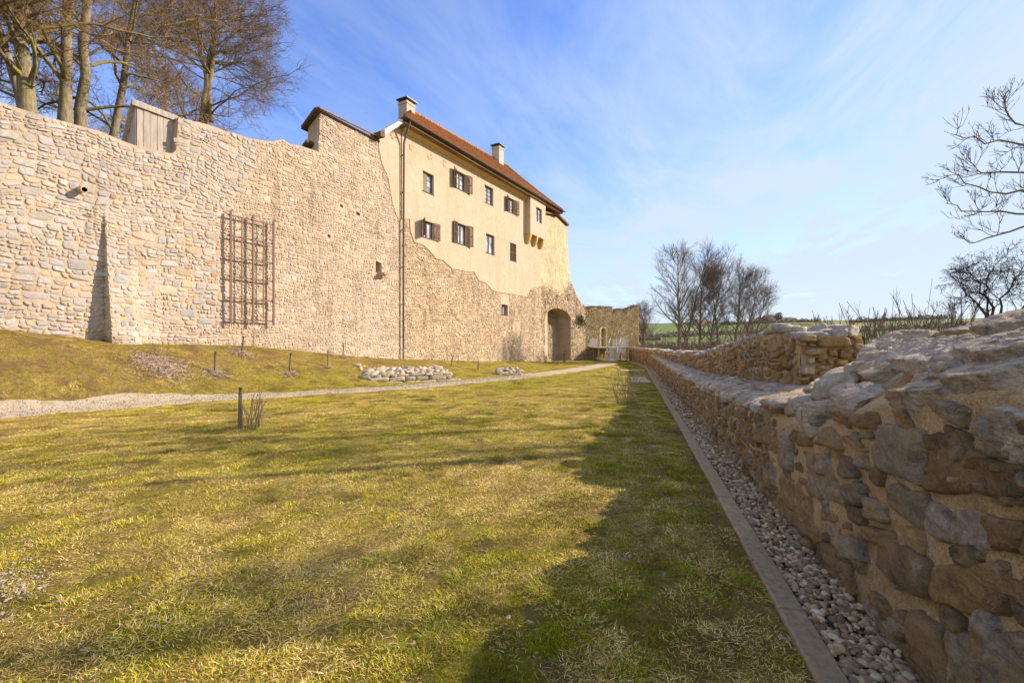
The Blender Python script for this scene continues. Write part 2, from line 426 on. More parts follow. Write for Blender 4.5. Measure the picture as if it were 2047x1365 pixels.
def b_lawn(n, p, b):
    c = n.vm('SCALE', vcol(n), .84); pt = n.noise(p, 8, 5, .7); c = n.mix(1., c, n.ramp(pt, [(.30, .45), (.5, 1.), (.70, 1.45)]), 'MULTIPLY'); a = n.noise(p, 22, 6, .75); f_ = n.noise(p, 75, 4, .75); m2 = n.noise(p, 3.4, 5, .68)
    c = n.mix(n.ramp(m2, [(.40, 0.), (.60, .42)]), c, (.23, .215, .016))
    c = n.mix(n.ramp(n.noise(p, 5.2, 5, .7), [(.50, 0.), (.66, .45)]), c, (.42, .31, .11))
    c = n.mix(1., c, n.ramp(a, [(.28, .40), (.5, 1.), (.72, 1.6)]), 'MULTIPLY')
    c = n.mix(n.ramp(n.noise(p, 1.3, 6, .72), [(.50, 0.), (.62, .8)]), c, (.15, .095, .045))
    c = n.mix(1., c, n.ramp(f_, [(.25, .6), (.5, 1.), (.75, 1.45)]), 'MULTIPLY')
    return c, (n.m('ADD', a, n.m('MULTIPLY', f_, .5)), 1., .06)
def b_path(n, p, b):
    a = n.noise(p, 40, 5, .75); v = n.new('ShaderNodeTexVoronoi'); n.put(v.inputs['Vector'], p); v.inputs['Scale'].default_value = 42
    c = n.mix(n.ramp(a, [(.3, 0.), (.65, 1.)]), (.36, .30, .215), (.48, .40, .29))
    c = n.mix(.35, c, v.outputs['Color'], 'SOFT_LIGHT')
    c = n.mix(n.ramp(n.noise(p, 1.9, 6, .7), [(.54, 0.), (.64, .7)]), c, (.27, .22, .08))
    return c, (n.m('ADD', v.outputs[0], a), .8, .02)
def b_blade(n, p, b):
    c = vcol(n); oi = n.new('ShaderNodeObjectInfo').outputs['Random']
    hs = n.new('ShaderNodeHueSaturation'); n.put(hs.inputs['Color'], c)
    hs.inputs['Saturation'].default_value = 1.12; n.put(hs.inputs['Hue'], n.m('ADD', .485, n.m('MULTIPLY', oi, .03))); n.put(hs.inputs['Value'], n.m('ADD', .72, n.m('MULTIPLY', oi, .85)))
    return hs.outputs[0]
def b_glass(n, p, b):
    a = n.noise(p, 1.6, 3); c = n.mix(n.ramp(a, [(.40, 0.), (.62, 1.)]), (.16, .20, .27), (.50, .53, .60))
    b.inputs['Roughness'].default_value = .18; b.inputs['Specular IOR Level'].default_value = .6
    return c
def b_hill(n, p, b):
    c = vcol(n); a = n.noise(p, .05, 6, .7)
    c = n.mix(1., c, n.ramp(a, [(.3, .75), (.7, 1.2)]), 'MULTIPLY')
    return c

M = {}
M['stone'] = mat('stone_wall', b_stone(run=.6, smear=.5, warm=(.46, .37, .28)), .9)
M['mortar'] = mat('lime_mortar', b_mortar((.47, .38, .285), (.37, .29, .21), run=.6), .95)
M['stone_dk'] = mat('weathered_stone', b_stone(.12, warm=(.44, .34, .22), run=.55, smear=.7), .9)
M['mortar_dk'] = mat('old_mortar', b_mortar((.50, .39, .26), (.38, .285, .175), run=.55), .95)
M['nstone'] = mat('gneiss', b_near_stone, .82, .3)
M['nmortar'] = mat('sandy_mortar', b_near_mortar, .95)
M['plaster'] = mat('yellow_plaster', b_plaster, .92)
M['tower'] = mat('peeling_plaster', b_tower, .92)
M['wood_dk'] = mat('dark_shutter_wood', b_wood((.13, .083, .045), (.055, .035, .02)), .7)
M['wood_br'] = mat('brown_board', b_wood((.20, .115, .07), (.10, .055, .035)), .7)
M['wood_gr'] = mat('weathered_board', b_wood((.46, .40, .35), (.22, .18, .155)), .85)
M['wood_lt'] = mat('bleached_board', b_wood((.58, .53, .46), (.42, .37, .31)), .85)
M['wood_post'] = mat('stake_wood', b_wood((.22, .17, .12), (.10, .075, .05)), .85)
M['shut_gr'] = mat('worn_shutter', b_wood((.26, .23, .15), (.15, .13, .09)), .8)
M['glass'] = mat('window_glass', b_glass, .2)
M['metal_dk'] = mat('brown_metal', b_plain((.07, .062, .055), .25), .5, .5)
M['rust'] = mat('rusty_steel', b_plain((.15, .09, .07), .35, 14), .7, .3)
M['metal_lt'] = mat('galvanised_steel', b_plain((.42, .42, .42), .1), .5, .5)
M['tile'] = mat('clay_roof_tile', b_tile, .85)
M['white'] = mat('white_board', b_plain((.70, .66, .60), .08), .8)
M['cornice'] = mat('yellow_cornice', b_plain((.54, .36, .13), .18, 3), .9)
M['chim'] = mat('chimney_plaster', b_plain((.43, .375, .30), .35, 4), .9)
M['bark'] = mat('mossy_bark', b_bark((.29, .24, .175), (.11, .085, .06), (.22, .195, .05), .40), .95)
M['limb'] = mat('mossy_limb', b_bark((.20, .16, .10), (.09, .065, .04), (.25, .21, .03), .85), .95)
M['twig_l'] = mat('linden_twig', b_bark((.27, .18, .115), (.17, .11, .075), (.32, .25, .05), .5), .9)
M['bark2'] = mat('grey_bark', b_bark((.20, .17, .14), (.10, .08, .065), (.16, .14, .06), .35), .95)
M['twig2'] = mat('grey_twig', b_bark((.15, .115, .095), (.10, .075, .065), (.14, .12, .06), .2), .9)
M['twig3'] = mat('dark_twig', b_bark((.075, .052, .045), (.045, .032, .028), (.09, .075, .03), .15), .85)
M['hedge'] = mat('far_hedge', b_plain((.23, .195, .15), .3, 3), .95)  # lightened: distance haze is put into the hedge colour
M['cane'] = mat('pale_cane', b_bark((.30, .24, .14), (.18, .13, .08), (.22, .20, .08), .3), .85)
M['lawn'] = mat('winter_lawn', b_lawn, 1., .05)
M['blade'] = mat('grass_blade', b_blade, .75, .15)
M['path'] = mat('gravel_path', b_path, .95)
M['mulch'] = mat('bark_mulch', b_plain((.42, .31, .23), .5, 30, 1.), .95)
M['pebble'] = mat('pebble', b_stone(0, 40., .004, .4, warm=(.38, .29, .18)), .75, .2)
M['pebbed'] = mat('drain_bed', b_plain((.10, .085, .06), .4, 30), .95)
M['kerb'] = mat('kerb_concrete', b_stone(.0, 24., .012, .7, warm=(.27, .21, .11)), .9)
M['hill'] = mat('far_fields', b_hill, 1., 0)
M['corbel'] = mat('corbel_stone', b_plain((.42, .32, .19), .3, 6, .8), .9)
M['ever'] = mat('evergreen', b_plain((.10, .115, .05), .4, 3), .9)
M['brick'] = mat('bare_brick', b_plain((.42, .20, .11), .35, 7, .8), .9)
M['roof_far'] = mat('far_roof', b_plain((.17, .12, .11), .2), .9)
M['roof_red'] = mat('far_red_roof', b_plain((.35, .15, .10), .2), .9)
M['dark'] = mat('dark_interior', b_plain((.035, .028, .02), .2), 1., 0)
M['leafd'] = mat('dead_leaf', b_plain((.26, .19, .13), .4, 20), .9)

# ------------------------------------------------------------------ coordinate frames
FX, FY = -6.56, 27.0; DX, DY = .4867, .8736             # castle front: point and direction (photo left -> right)
def fac(s, z, o): return np.stack([FX+DX*s+DY*o, FY+DY*s-DX*o, z+0*s], -1)
def fs_(x):                                             # photo column -> metres along the front
    u = (x-1023.5)/F; return (u*FY-FX)/(DX-u*DY)
def fsz(x, y):
    s = fs_(x); return s, EYE+(682.5-y)/F*(FY+DY*s)
THW = R(14.9); CW, SW = math.cos(THW), math.sin(THW)
def wbend(a): return -np.clip(a-34, 0, None)*.088
def wal(a, z, p):
    p = p+wbend(a); return np.stack([a*SW+p*CW, a*CW-p*SW, z+0*a], -1)

ZS = np.array([[-40, 3.0], [-16.2, 1.96], [-13.9, 1.60], [-12.15, 1.49], [-9.4, 1.43], [-7.7, 1.25], [-3.8, .82], [0, .53], [7.9, .11], [21.4, -.42], [32, -.52], [60, -.9]])
DS = np.array([[-30, 4.0], [-16, 4.3], [-9, 5.6], [0, 6.6], [10, 5.2], [20, 3.2], [40, 3]])
def ground(X, Y):
    X = np.asarray(X, float); Y = np.asarray(Y, float)
    d = (X-FX)*DY-(Y-FY)*DX; s = (X-FX)*DX+(Y-FY)*DY
    base = -.012*np.clip(Y-8, 0, None)
    zb = np.interp(s, ZS[:, 0], ZS[:, 1]); D = np.interp(s, DS[:, 0], DS[:, 1])
    g = base+(zb-base)*(1-sm(np.clip(d, 0, None)/D))
    a = X*SW+Y*CW; p = X*CW-Y*SW-wbend(a)
    bumps = .035*fbm(xy0(X, Y, .8), 3, 4)*sm((1.0-p)/.8)+.10*fbm(xy0(X, Y, .45), 3, 9)*sm(1-np.abs(d-2.5)/3.5)
    g = g+bumps
    g = g-.05*sm((p-.9)/.1)
    g = g-3.2*sm((p-2.9)/7)
    return g
def hit(x, y):
    """where the ray through a photo pixel meets the ground"""
    d = px_dir(x, y); t = 1.0
    while t < 200:
        if EYE+d[2]*t < float(ground(d[0]*t, t)): break
        t += .04
    return d[0]*t, t, float(ground(d[0]*t, t))

# ------------------------------------------------------------------ ground
def lawn_cols(X, Y):
    a = fbm(xy0(X, Y, .42), 4, 21); b = fbm(xy0(X, Y, 1.9), 4, 33); c = fbm(xy0(X, Y, .9), 4, 55)
    green = np.clip(.46+1.0*a+.7*b, 0, 1)[..., None]; straw = np.clip(.42+1.4*c-.5*b, 0, 1)[..., None]
    col = np.array([.215, .215, .012])*green+np.array([.30, .205, .055])*(1-green)
    col = col*(1-straw*.6)+np.array([.44, .32, .12])*straw*.6
    far = sm((Y-9)/9)[..., None]; col = col*(1-far*.5)+np.array([.34, .29, .03])*far*.5
    d = (X-FX)*DY-(Y-FY)*DX; s = (X-FX)*DX+(Y-FY)*DY
    bank = (sm(1-np.abs(d-1.6)/3.2)*sm((4-s)/5)*np.clip(.75+1.1*fbm(xy0(X, Y, 1.2), 4, 77), 0, 1))[..., None]
    g1 = sm((fbm(xy0(X, Y, 1.6), 4, 61)*.75+(-2.5-X)*.6+(2.4-Y)*.7)/.5)[..., None]*(Y < 5)[..., None]*(X > -6)[..., None]
    col = col*(1-g1*.8)+np.array([.40, .33, .24])*g1*.8
    return col*(1-bank*.92)+np.array([.25, .145, .065])*bank*.92, green[..., 0]
def axis(*seg):
    r = []
    for a, b, st in seg: r.append(np.arange(a, b, st))
    r.append([seg[-1][1]]); return np.concatenate(r)
gx = axis((-36, -9, .3), (-9, 3.2, .065), (3.2, 22, .3)); gy = axis((-4, 11, .065), (11, 30, .16), (30, 66, .35))
X, Y = np.meshgrid(gx, gy, indexing='ij'); Z = ground(X, Y)
Z = Z+.012*fbm(xy0(X, Y, 6.), 3, 3)
acc = Acc(); cc, _ = lawn_cols(X, Y)
gf = grid_faces(len(gx), len(gy))
dd = ((X-FX)*DY-(Y-FY)*DX).ravel(); gf = gf[(dd[gf] > -.6).all(1)]
acc.add(np.stack([X, Y, Z], -1), [gf], 0, cc.reshape(-1, 3)); acc.build('lawn', M['lawn'], smooth=True, kind='structure')

# far terrain sheet to the horizon
th = np.linspace(0, 2*np.pi, 361); rr = np.concatenate([np.linspace(0, 20, 5), np.geomspace(26, 5000, 70)])
TH, RR = np.meshgrid(th, rr, indexing='ij'); TX, TY = RR*np.sin(TH), RR*np.cos(TH)
def terr(X, Y):
    r = np.hypot(X, Y)
    h = -4.6+sm((r-150)/520)*(31+5*fbm(xy0(X, Y, .0022), 3, 8))+sm((r-900)/1500)*6+1.2*fbm(xy0(X, Y, .012), 3, 2)*sm((r-80)/80)
    return h
TZ = terr(TX, TY); acc = Acc()
nf = fbm(xy0(TX, TY, .006), 2, 12)[..., None]; nb = fbm(xy0(TX, TY, .02), 3, 14)[..., None]
colr = np.where(nf > .02, np.array([.17, .20, .085]), np.array([.25, .25, .12]))*np.ones_like(nb)  # muted greens, the haze over the far fields is painted in
near = sm((230-np.hypot(TX, TY))/120)[..., None]
colr = colr*(1-near)+np.array([.30, .235, .11])*near; colr = np.where(nb > .28, np.array([.11, .09, .05]), colr)
acc.add(np.stack([TX, TY, TZ], -1), [grid_faces(len(th), len(rr))[:, ::-1]], 0, colr.reshape(-1, 3)); acc.build('hills', M['hill'], smooth=True, kind='structure')

# gravel path as a draped sheet with ragged edges
cp = [(-70, 834), (0, 828), (200, 815), (400, 799), (560, 790), (750, 778), (900, 766), (1050, 752), (1150, 739.5), (1200, 731), (1222, 726)]
ctr = np.array([hit(*p_)[:2] for p_ in cp]); hw = np.array([.80, .80, .82, .85, .80, .75, .72, .75, .85, .9, .9])
tt = np.concatenate([[0], np.cumsum(np.linalg.norm(np.diff(ctr, axis=0), axis=1))]); ts = np.arange(0, tt[-1], .10)
cx, cy = np.interp(ts, tt, ctr[:, 0]), np.interp(ts, tt, ctr[:, 1])
k_ = np.ones(15)/15; cx[7:-7] = np.convolve(cx, k_, 'valid'); cy[7:-7] = np.convolve(cy, k_, 'valid')
dx, dy = np.gradient(cx), np.gradient(cy); ln = np.hypot(dx, dy); nx, ny = -dy/ln, dx/ln
whf = np.interp(ts, tt, hw); off = np.linspace(-1, 1, 15)
U, O = np.meshgrid(ts, off, indexing='ij')
ed = whf[:, None]*O*(1+.30*fbm(np.stack([U*1.4, O*0+np.sign(O)*5, O*0], -1), 4, 40)*np.abs(O))
PXp, PYp = cx[:, None]+nx[:, None]*ed, cy[:, None]+ny[:, None]*ed
PZ = ground(PXp, PYp)+.030-.035*np.abs(O)**6+.008*fbm(xy0(PXp, PYp, 5.), 2, 1)
acc = Acc(); acc.add(np.stack([PXp, PYp, PZ], -1), [grid_faces(*U.shape)], 0); acc.build('path', M['path'], smooth=True, kind='structure')
PATH = np.stack([cx, cy], 1); PW = whf
def path_dist(X, Y):
    X = np.asarray(X); Y = np.asarray(Y); best = np.full(X.shape, 99.)
    for (a, b), wd in list(zip(PATH, PW))[::4]: best = np.minimum(best, np.hypot(X-a, Y-b)/wd)
    return best

# ------------------------------------------------------------------ kerb, drainage strip
def strip(p0, p1, a0, a1, da, zf, m_, name, **k):
    aa = np.arange(a0, a1, da); pp = np.linspace(p0, p1, 5); A, P_ = np.meshgrid(aa, pp, indexing='ij')
    V = wal(A.ravel(), 0*A.ravel(), P_.ravel()); V[:, 2] = zf(V[:, 0], V[:, 1], A.ravel(), P_.ravel()); ac = Acc(); ac.add(V, [grid_faces(len(aa), 5)], 0, (.2, .17, .12)); return ac.build(name, m_, smooth=True, **k)
def gline(a): V = wal(np.asarray(a, float), 0, .7); return ground(V[..., 0], V[..., 1])
strip(.965, 1.5, -3, 54, .4, lambda x, y, a, p: gline(a)-.035, M['pebbed'], 'drain_bed', kind='structure')
acc = Acc(); a = -3.0; r = np.random.default_rng(3)
while a < 54:                                            # kerb: one long concrete edging, slightly irregular lengths
    L = min(1.0, 54-a); k = np.linspace(a, a+L-.008, 5)
    j = r.uniform(-.006, .006); z = gline(k)+.035+r.uniform(-.006, .006)
    prof = [(.83+j, -.2), (.83+j, -.012), (.842+j, 0), (.963+j, 0), (.975+j, -.012), (.975+j, -.2)]
    V = np.stack([wal(k, z+dz, np.full(5, p_)) for p_, dz in prof], 1)
    V[:, 1:5, 2] += r.uniform(-.003, .003, (5, 4))
    i = np.arange(5*6).reshape(5, 6); f = np.stack([i[:-1, :-1], i[:-1, 1:], i[1:, 1:], i[1:, :-1]], -1).reshape(-1, 4)
    acc.add(V, [f, np.array([[5, 4, 3, 2, 1, 0]]), np.array([[24, 25, 26, 27, 28, 29]])], 0, np.array([.36, .27, .155])*r.uniform(.85, 1.1)); a += L
acc.build('kerb', M['kerb'], kind='structure')

def ico(sub):
    import bmesh
    bm = bmesh.new(); bmesh.ops.create_icosphere(bm, subdivisions=sub, radius=1)
    v = np.array([x.co[:] for x in bm.verts]); f = np.array([[q_.index for q_ in p_.verts] for p_ in bm.faces]); bm.free(); return v, f
ICO = {k: ico(k) for k in (1, 2, 3, 4, 5)}
def rotm(rx, ry, rz):
    from mathutils import Euler
    return np.array(Euler((rx, ry, rz)).to_matrix())
def pebbles(name, pts, size, cols, sub, **k):
    v, f = ICO[sub]; B = len(pts); r = np.random.default_rng(11)
    sc = size[:, None]*np.stack([r.uniform(.8, 1.35, B), r.uniform(.65, 1., B), r.uniform(.45, .8, B)], 1)
    ang = r.uniform(0, 6.28, B); tl = r.uniform(-.5, .5, B)
    V = v[None]*sc[:, None]*(1+.12*vnoise(v[None]*1.3+np.arange(B)[:, None, None]*7.3, 2)[..., None])
    y, z = V[..., 1]*np.cos(tl)[:, None]-V[..., 2]*np.sin(tl)[:, None], V[..., 1]*np.sin(tl)[:, None]+V[..., 2]*np.cos(tl)[:, None]
    x = V[..., 0]; V = np.stack([x*np.cos(ang)[:, None]-y*np.sin(ang)[:, None], x*np.sin(ang)[:, None]+y*np.cos(ang)[:, None], z], -1)+pts[:, None]
    ac = Acc(); ac.add(V.reshape(-1, 3), [(f[None]+(np.arange(B)*len(v))[:, None, None]).reshape(-1, 3)], 0, np.repeat(cols, len(v), 0))
    return ac.build(name, M['pebble'], smooth=True, **k)
def peb(a0, a1, dens, smin, smax, r):
    Nn = int((a1-a0)*.34*dens); a = r.uniform(a0, a1, Nn); p = r.uniform(.985, 1.33, Nn); size = r.uniform(smin, smax, Nn)
    P = wal(a, 0*a, p); P[:, 2] = gline(a)-.03+r.uniform(0, .032, Nn)+size*.25; return P, size
r = np.random.default_rng(5); pcs = []
for sp in ((0.6, 4, 2300, .009, .028), (4, 9, 1700, .011, .029), (9, 20, 650, .018, .036), (20, 50, 200, .03, .05)): pcs.append(peb(*sp, r))
PP = np.concatenate([a for a, _ in pcs]); SS = np.concatenate([b for _, b in pcs])
pal = np.array([(.42, .29, .15), (.50, .36, .20), (.22, .155, .085), (.60, .48, .32), (.30, .20, .105), (.17, .125, .08)])
nn_ = [len(a) for a, _ in pcs]; n1_ = nn_[0]+nn_[1]
pebbles('drainage_pebbles', PP, SS, pal[r.integers(0, 6, len(PP))]*r.uniform(.8, 1.15, (len(PP), 1)), 2, kind='stuff', label='rounded grey and beige pebbles filling the strip along the wall foot', cat='pebbles')
# loose gravel on the path and the patch at lower left
r = np.random.default_rng(9)
gp = np.stack([r.uniform(-4.6, -1.9, 16000), r.uniform(1.6, 3.6, 16000)], 1)
msk = fbm(xy0(gp[:, 0], gp[:, 1], 1.6), 4, 61)*.75+(-2.5-gp[:, 0])*.6+(2.4-gp[:, 1])*.7 > r.uniform(-.1, .5, len(gp)); gp = gp[msk]
GRAVP = gp
g2i = r.integers(0, len(PATH)-1, 7000); t_ = r.normal(0, .5, 7000)
tw = np.stack([PATH[g2i, 0]+nx[g2i]*PW[g2i]*t_, PATH[g2i, 1]+ny[g2i]*PW[g2i]*t_], 1)+r.uniform(-.1, .1, (7000, 2)); tw = tw[tw[:, 1] < 24]
gp = np.concatenate([gp, tw]); P = np.stack([gp[:, 0], gp[:, 1], ground(gp[:, 0], gp[:, 1])+.006], 1); P[-len(tw):, 2] += .028
sz = np.concatenate([r.uniform(.003, .009, len(gp)-len(tw))*r.choice([1, 1, 1, 1.8], len(gp)-len(tw)), r.uniform(.010, .024, len(tw))])
pebbles('gravel', P, sz, np.array([.42, .355, .27])*r.uniform(.35, 1.1, (len(P), 1)), 1, kind='stuff', label='pale loose gravel scattered on the footpath and the worn corner of lawn', cat='gravel')

# ------------------------------------------------------------------ grass
def tuft(name, nb, rad, ln, lean, wid, cols, seed, curl=.5):
    r = np.random.default_rng(seed); an = r.uniform(0, 6.283, nb); rd = rad*np.sqrt(r.uniform(0, 1, nb))
    bx, by = rd*np.cos(an), rd*np.sin(an); L = r.uniform(*ln, nb); le = R(1)*r.uniform(*lean, nb); dr = an+r.normal(0, 1.1, nb)
    wd = wid*r.uniform(.7, 1.3, nb); pts = []
    x, y, z = bx.copy(), by.copy(), np.zeros(nb)-.004; pts.append((x, y, z))
    for k in range(3):
        l2 = np.clip(le+curl*k*.55, 0, 1.62); st = L/3
        x = x+st*np.sin(l2)*np.cos(dr); y = y+st*np.sin(l2)*np.sin(dr); z = np.maximum(z+st*np.cos(l2), .003); pts.append((x, y, z))
        dr = dr+r.normal(0, .22, nb)
    sx, sy = -np.sin(dr), np.cos(dr); V = []
    for k, (x, y, z) in enumerate(pts):
        f = (1., .9, .65, .0)[k]
        if k < 3: V += [np.stack([x-sx*wd*f/2, y-sy*wd*f/2, z], 1), np.stack([x+sx*wd*f/2, y+sy*wd*f/2, z], 1)]
        else: V.append(np.stack([x, y, z], 1))
    V = np.stack(V, 1); b = (np.arange(nb)*7)[:, None]
    q4 = np.concatenate([b+np.array([[0, 1, 3, 2]]), b+np.array([[2, 3, 5, 4]])]); t3 = b+np.array([[4, 5, 6]])
    cols = np.array(cols); c = cols[r.integers(0, len(cols), nb)]*r.uniform(.75, 1.25, (nb, 1))
    ac = Acc(); ac.add(V.reshape(-1, 3), [q4, t3], 0, np.repeat(c, 7, 0))
    o = ac.build(name, M['blade']); COL.objects.unlink(o); return o
ST = [(.60, .45, .19), (.44, .31, .11), (.72, .57, .28), (.24, .155, .055), (.50, .37, .11)]
GR = [(.22, .225, .012), (.30, .28, .015), (.42, .36, .03), (.09, .105, .010), (.48, .38, .07)]
GB = [(.11, .125, .03), (.15, .16, .035), (.19, .18, .035), (.34, .26, .09)]
lib = []
for k in range(3): lib.append((tuft('straw_tuft', 190, .17, (.02, .07), (58, 89), .0027, ST, 100+k, .35), 'straw'))
for k in range(3): lib.append((tuft('green_tuft', 180, .13, (.012, .048), (20, 78), .0028, GR+ST[:2], 200+k, .5), 'green'))
for k in range(2): lib.append((tuft('moss_tuft', 210, .12, (.015, .035), (5, 70), .0036, [(.17, .165, .012), (.12, .13, .012), (.23, .205, .02)], 300+k, .2), 'moss'))
for k in range(2): lib.append((tuft('tussock', 170, .10, (.05, .12), (20, 78), .0032, GB, 400+k, .8), 'tuss'))
libcol = bpy.data.collections.new('grass_library')
for i, (o, _) in enumerate(lib): o.name = 'tuft_%02d' % i; libcol.objects.link(o)
def scatter(name, P, rot, sc, idx, tilt, **tg):
    me = bpy.data.meshes.new(name); me.vertices.add(len(P)); me.vertices.foreach_set('co', P.astype(np.float32).ravel())
    for nm, ty, d_ in (('rot', 'FLOAT_VECTOR', np.stack([tilt[:, 0], tilt[:, 1], rot], 1)), ('sc', 'FLOAT', sc), ('idx', 'INT', idx)):
        at = me.attributes.new(nm, ty, 'POINT'); at.data.foreach_set('vector' if ty == 'FLOAT_VECTOR' else 'value', d_.ravel().astype(np.int32 if ty == 'INT' else np.float32))
    o = bpy.data.objects.new(name, me); COL.objects.link(o)
    ng = bpy.data.node_groups.new(name, 'GeometryNodeTree')
    ng.interface.new_socket('Geometry', in_out='INPUT', socket_type='NodeSocketGeometry'); ng.interface.new_socket('Geometry', in_out='OUTPUT', socket_type='NodeSocketGeometry')
    gi, go = ng.nodes.new('NodeGroupInput'), ng.nodes.new('NodeGroupOutput'); ip = ng.nodes.new('GeometryNodeInstanceOnPoints'); ci = ng.nodes.new('GeometryNodeCollectionInfo')
    ci.inputs['Collection'].default_value = libcol; ci.inputs['Separate Children'].default_value = True; ci.inputs['Reset Children'].default_value = True
    L = ng.links.new; L(gi.outputs[0], ip.inputs['Points']); L(ci.outputs[0], ip.inputs['Instance']); ip.inputs['Pick Instance'].default_value = True
    def at_(nm, ty):
        n = ng.nodes.new('GeometryNodeInputNamedAttribute'); n.data_type = ty; n.inputs[0].default_value = nm; return n.outputs[0]
    L(at_('idx', 'INT'), ip.inputs['Instance Index']); L(at_('sc', 'FLOAT'), ip.inputs['Scale'])
    er = ng.nodes.new('FunctionNodeEulerToRotation'); L(at_('rot', 'FLOAT_VECTOR'), er.inputs[0]); L(er.outputs[0], ip.inputs['Rotation'])
    L(ip.outputs[0], go.inputs[0]); md = o.modifiers.new('scatter', 'NODES'); md.node_group = ng
    return tag(o, **tg)
r = np.random.default_rng(77); pts = []
for (x0, x1, y0, y1, dens, s0_, s1_) in ((-4.2, 1.7, .9, 4.2, 62, .75, 1.15), (-8.5, 2.6, 4.2, 8, 36, .9, 1.3), (-14, 4, 8, 14, 20, 1.1, 1.6), (-13, 8, 14, 24, 10, 1.3, 1.9), (-6, 13, 24, 45, 4, 1.6, 2.4)):
    n_ = int((x1-x0)*(y1-y0)*dens); xx = r.uniform(x0, x1, n_); yy = r.uniform(y0, y1, n_); pts.append(np.stack([xx, yy, r.uniform(s0_, s1_, n_)], 1))
pts = np.concatenate(pts); xx, yy, ss = pts.T
a_ = xx*SW+yy*CW; p_ = xx*CW-yy*SW-wbend(a_); d_ = (xx-FX)*DY-(yy-FY)*DX
ok = (p_ < .80) & (d_ > .15) & (path_dist(xx, yy) > .86+.3*r.uniform(-1, 1, len(xx))) & (xx/np.maximum(yy, .5) > -1.35)
cl_ = fbm(xy0(xx, yy, 1.6), 4, 61)*.75+(-2.5-xx)*.6+(2.4-yy)*.7 > .2; ok &= ~(cl_ & (yy < 4.6) & (xx < -1.9) & (r.uniform(0, 1, len(xx)) < .75))
ok &= r.uniform(0, 1, len(xx)) < np.clip(1.0-.75*sm(1-np.abs(d_-1.6)/3)*(xx < -1), .1, 1)
xx, yy, ss, p_, d_ = xx[ok], yy[ok], ss[ok], p_[ok], d_[ok]
_, gn = lawn_cols(xx, yy); t_ = r.uniform(0, 1, len(xx)); gn = gn+.15*sm((yy-7)/5)
idx = np.where(t_ < gn*.85, r.integers(3, 6, len(xx)), r.integers(0, 3, len(xx)))
ms = (p_ > -1.0+.3*r.normal(0, 1, len(p_))) & (r.uniform(0, 1, len(p_)) < .45); idx[ms] = r.integers(6, 8, ms.sum())
tu = (fbm(xy0(xx, yy, 1.1), 3, 91) > .18) & (r.uniform(0, 1, len(xx)) < .13) & (p_ < -.5); idx[tu] = r.integers(8, 10, tu.sum())
s_l = (xx-FX)*DX+(yy-FY)*DY; bk_ = (d_ < 3.8) & (s_l < 3) & (r.uniform(0, 1, len(xx)) < .72); idx[bk_] = r.integers(0, 3, bk_.sum())
G_ = ground(xx, yy); e_ = .15; gxx = (ground(xx+e_, yy)-ground(xx-e_, yy))/(2*e_); gyy = (ground(xx, yy+e_)-ground(xx, yy-e_))/(2*e_)
scatter('grass', np.stack([xx, yy, G_], 1), r.uniform(0, 6.28, len(xx)), ss, idx, np.stack([np.arctan(gyy), -np.arctan(gxx)], 1), kind='stuff', label='patchy winter grass of straw and green tufts', cat='grass')
# dead leaves
n_ = 520; lx = r.uniform(-6, 1.2, n_); ly = r.uniform(1.2, 10, n_)**1.0; la_ = r.uniform(.8, 12, 90); lw_ = wal(la_, 0*la_, r.uniform(.70, 1.30, 90)); lx[:90], ly[:90] = lw_[:, 0], lw_[:, 1]; sz = r.uniform(.012, .030, n_); an = r.uniform(0, 6.28, n_)
base = np.array([(-1, -.1, .1), (-.3, -.55, 0), (.6, -.4, .25), (1, .1, .5), (.3, .5, .1), (-.5, .45, .3)])
ca, sa = np.cos(an), np.sin(an); V = base[None]*sz[:, None, None]; V = np.stack([V[..., 0]*ca[:, None]-V[..., 1]*sa[:, None]+lx[:, None], V[..., 0]*sa[:, None]+V[..., 1]*ca[:, None]+ly[:, None], V[..., 2]+ground(lx, ly)[:, None]+.03], -1)
b = (np.arange(n_)*6)[:, None]; acc = Acc(); acc.add(V.reshape(-1, 3), [np.concatenate([b+np.array([[0, 1, 2, 5]]), b+np.array([[5, 2, 3, 4]])])]); acc.build('fallen_leaves', M['leafd'], kind='stuff', label='curled brown leaves lying in the grass', cat='leaves')

# ------------------------------------------------------------------ long fortress wall on the left
def pxpoly(pts): return [fsz(*p_) for p_ in pts]
def ragged(pts, step=.25, amp=.05, seed=0):
    out = []
    for (a, b), (c, d) in zip(pts[:-1], pts[1:]):
        n_ = max(1, int(math.hypot(c-a, d-b)/step))
        for k in range(n_):
            t = k/n_; x, z = a+(c-a)*t, b+(d-b)*t
            q_ = float(vnoise(np.array([x*2.3, z*2.3, seed+.5]), seed))+.5*float(vnoise(np.array([x*6.3, z*6.3, seed+.5]), seed+1)); out.append((x, z+amp*q_))
    out.append(pts[-1]); return out
def zg(s): return np.interp(s, ZS[:, 0], ZS[:, 1])
s_but0, s_but1 = fs_(208), fs_(322); zbt = fsz(208, 418)[1]
def boff(s, z):
    return np.where((s > s_but0) & (s < s_but1), .60*np.clip((zbt-z)/(zbt-1.5), 0, 1.2)*np.clip((s_but1-s)/(s_but1-s_but0)*1.6, 0, 1), 0)
def leftmap(s, z, o): return fac(s, z, o+boff(s, z))
top = ragged([(-27, 8.9), (-21, 8.7)] + pxpoly([(-60, 190), (0, 205), (90, 233), (200, 263), (270, 291), (345, 308), (352, 300), (357, 234), (430, 254), (500, 277), (545, 283), (565, 279), (582, 289), (600, 291), (637, 304)]), .22, .035, 3)
top2 = pxpoly([(640, 222), (757, 279)]) + [(0.0, fsz(799, 262)[1])]
outl = top + top2 + [(0.0, -.4), (-10, .6), (-27, 1.2)]
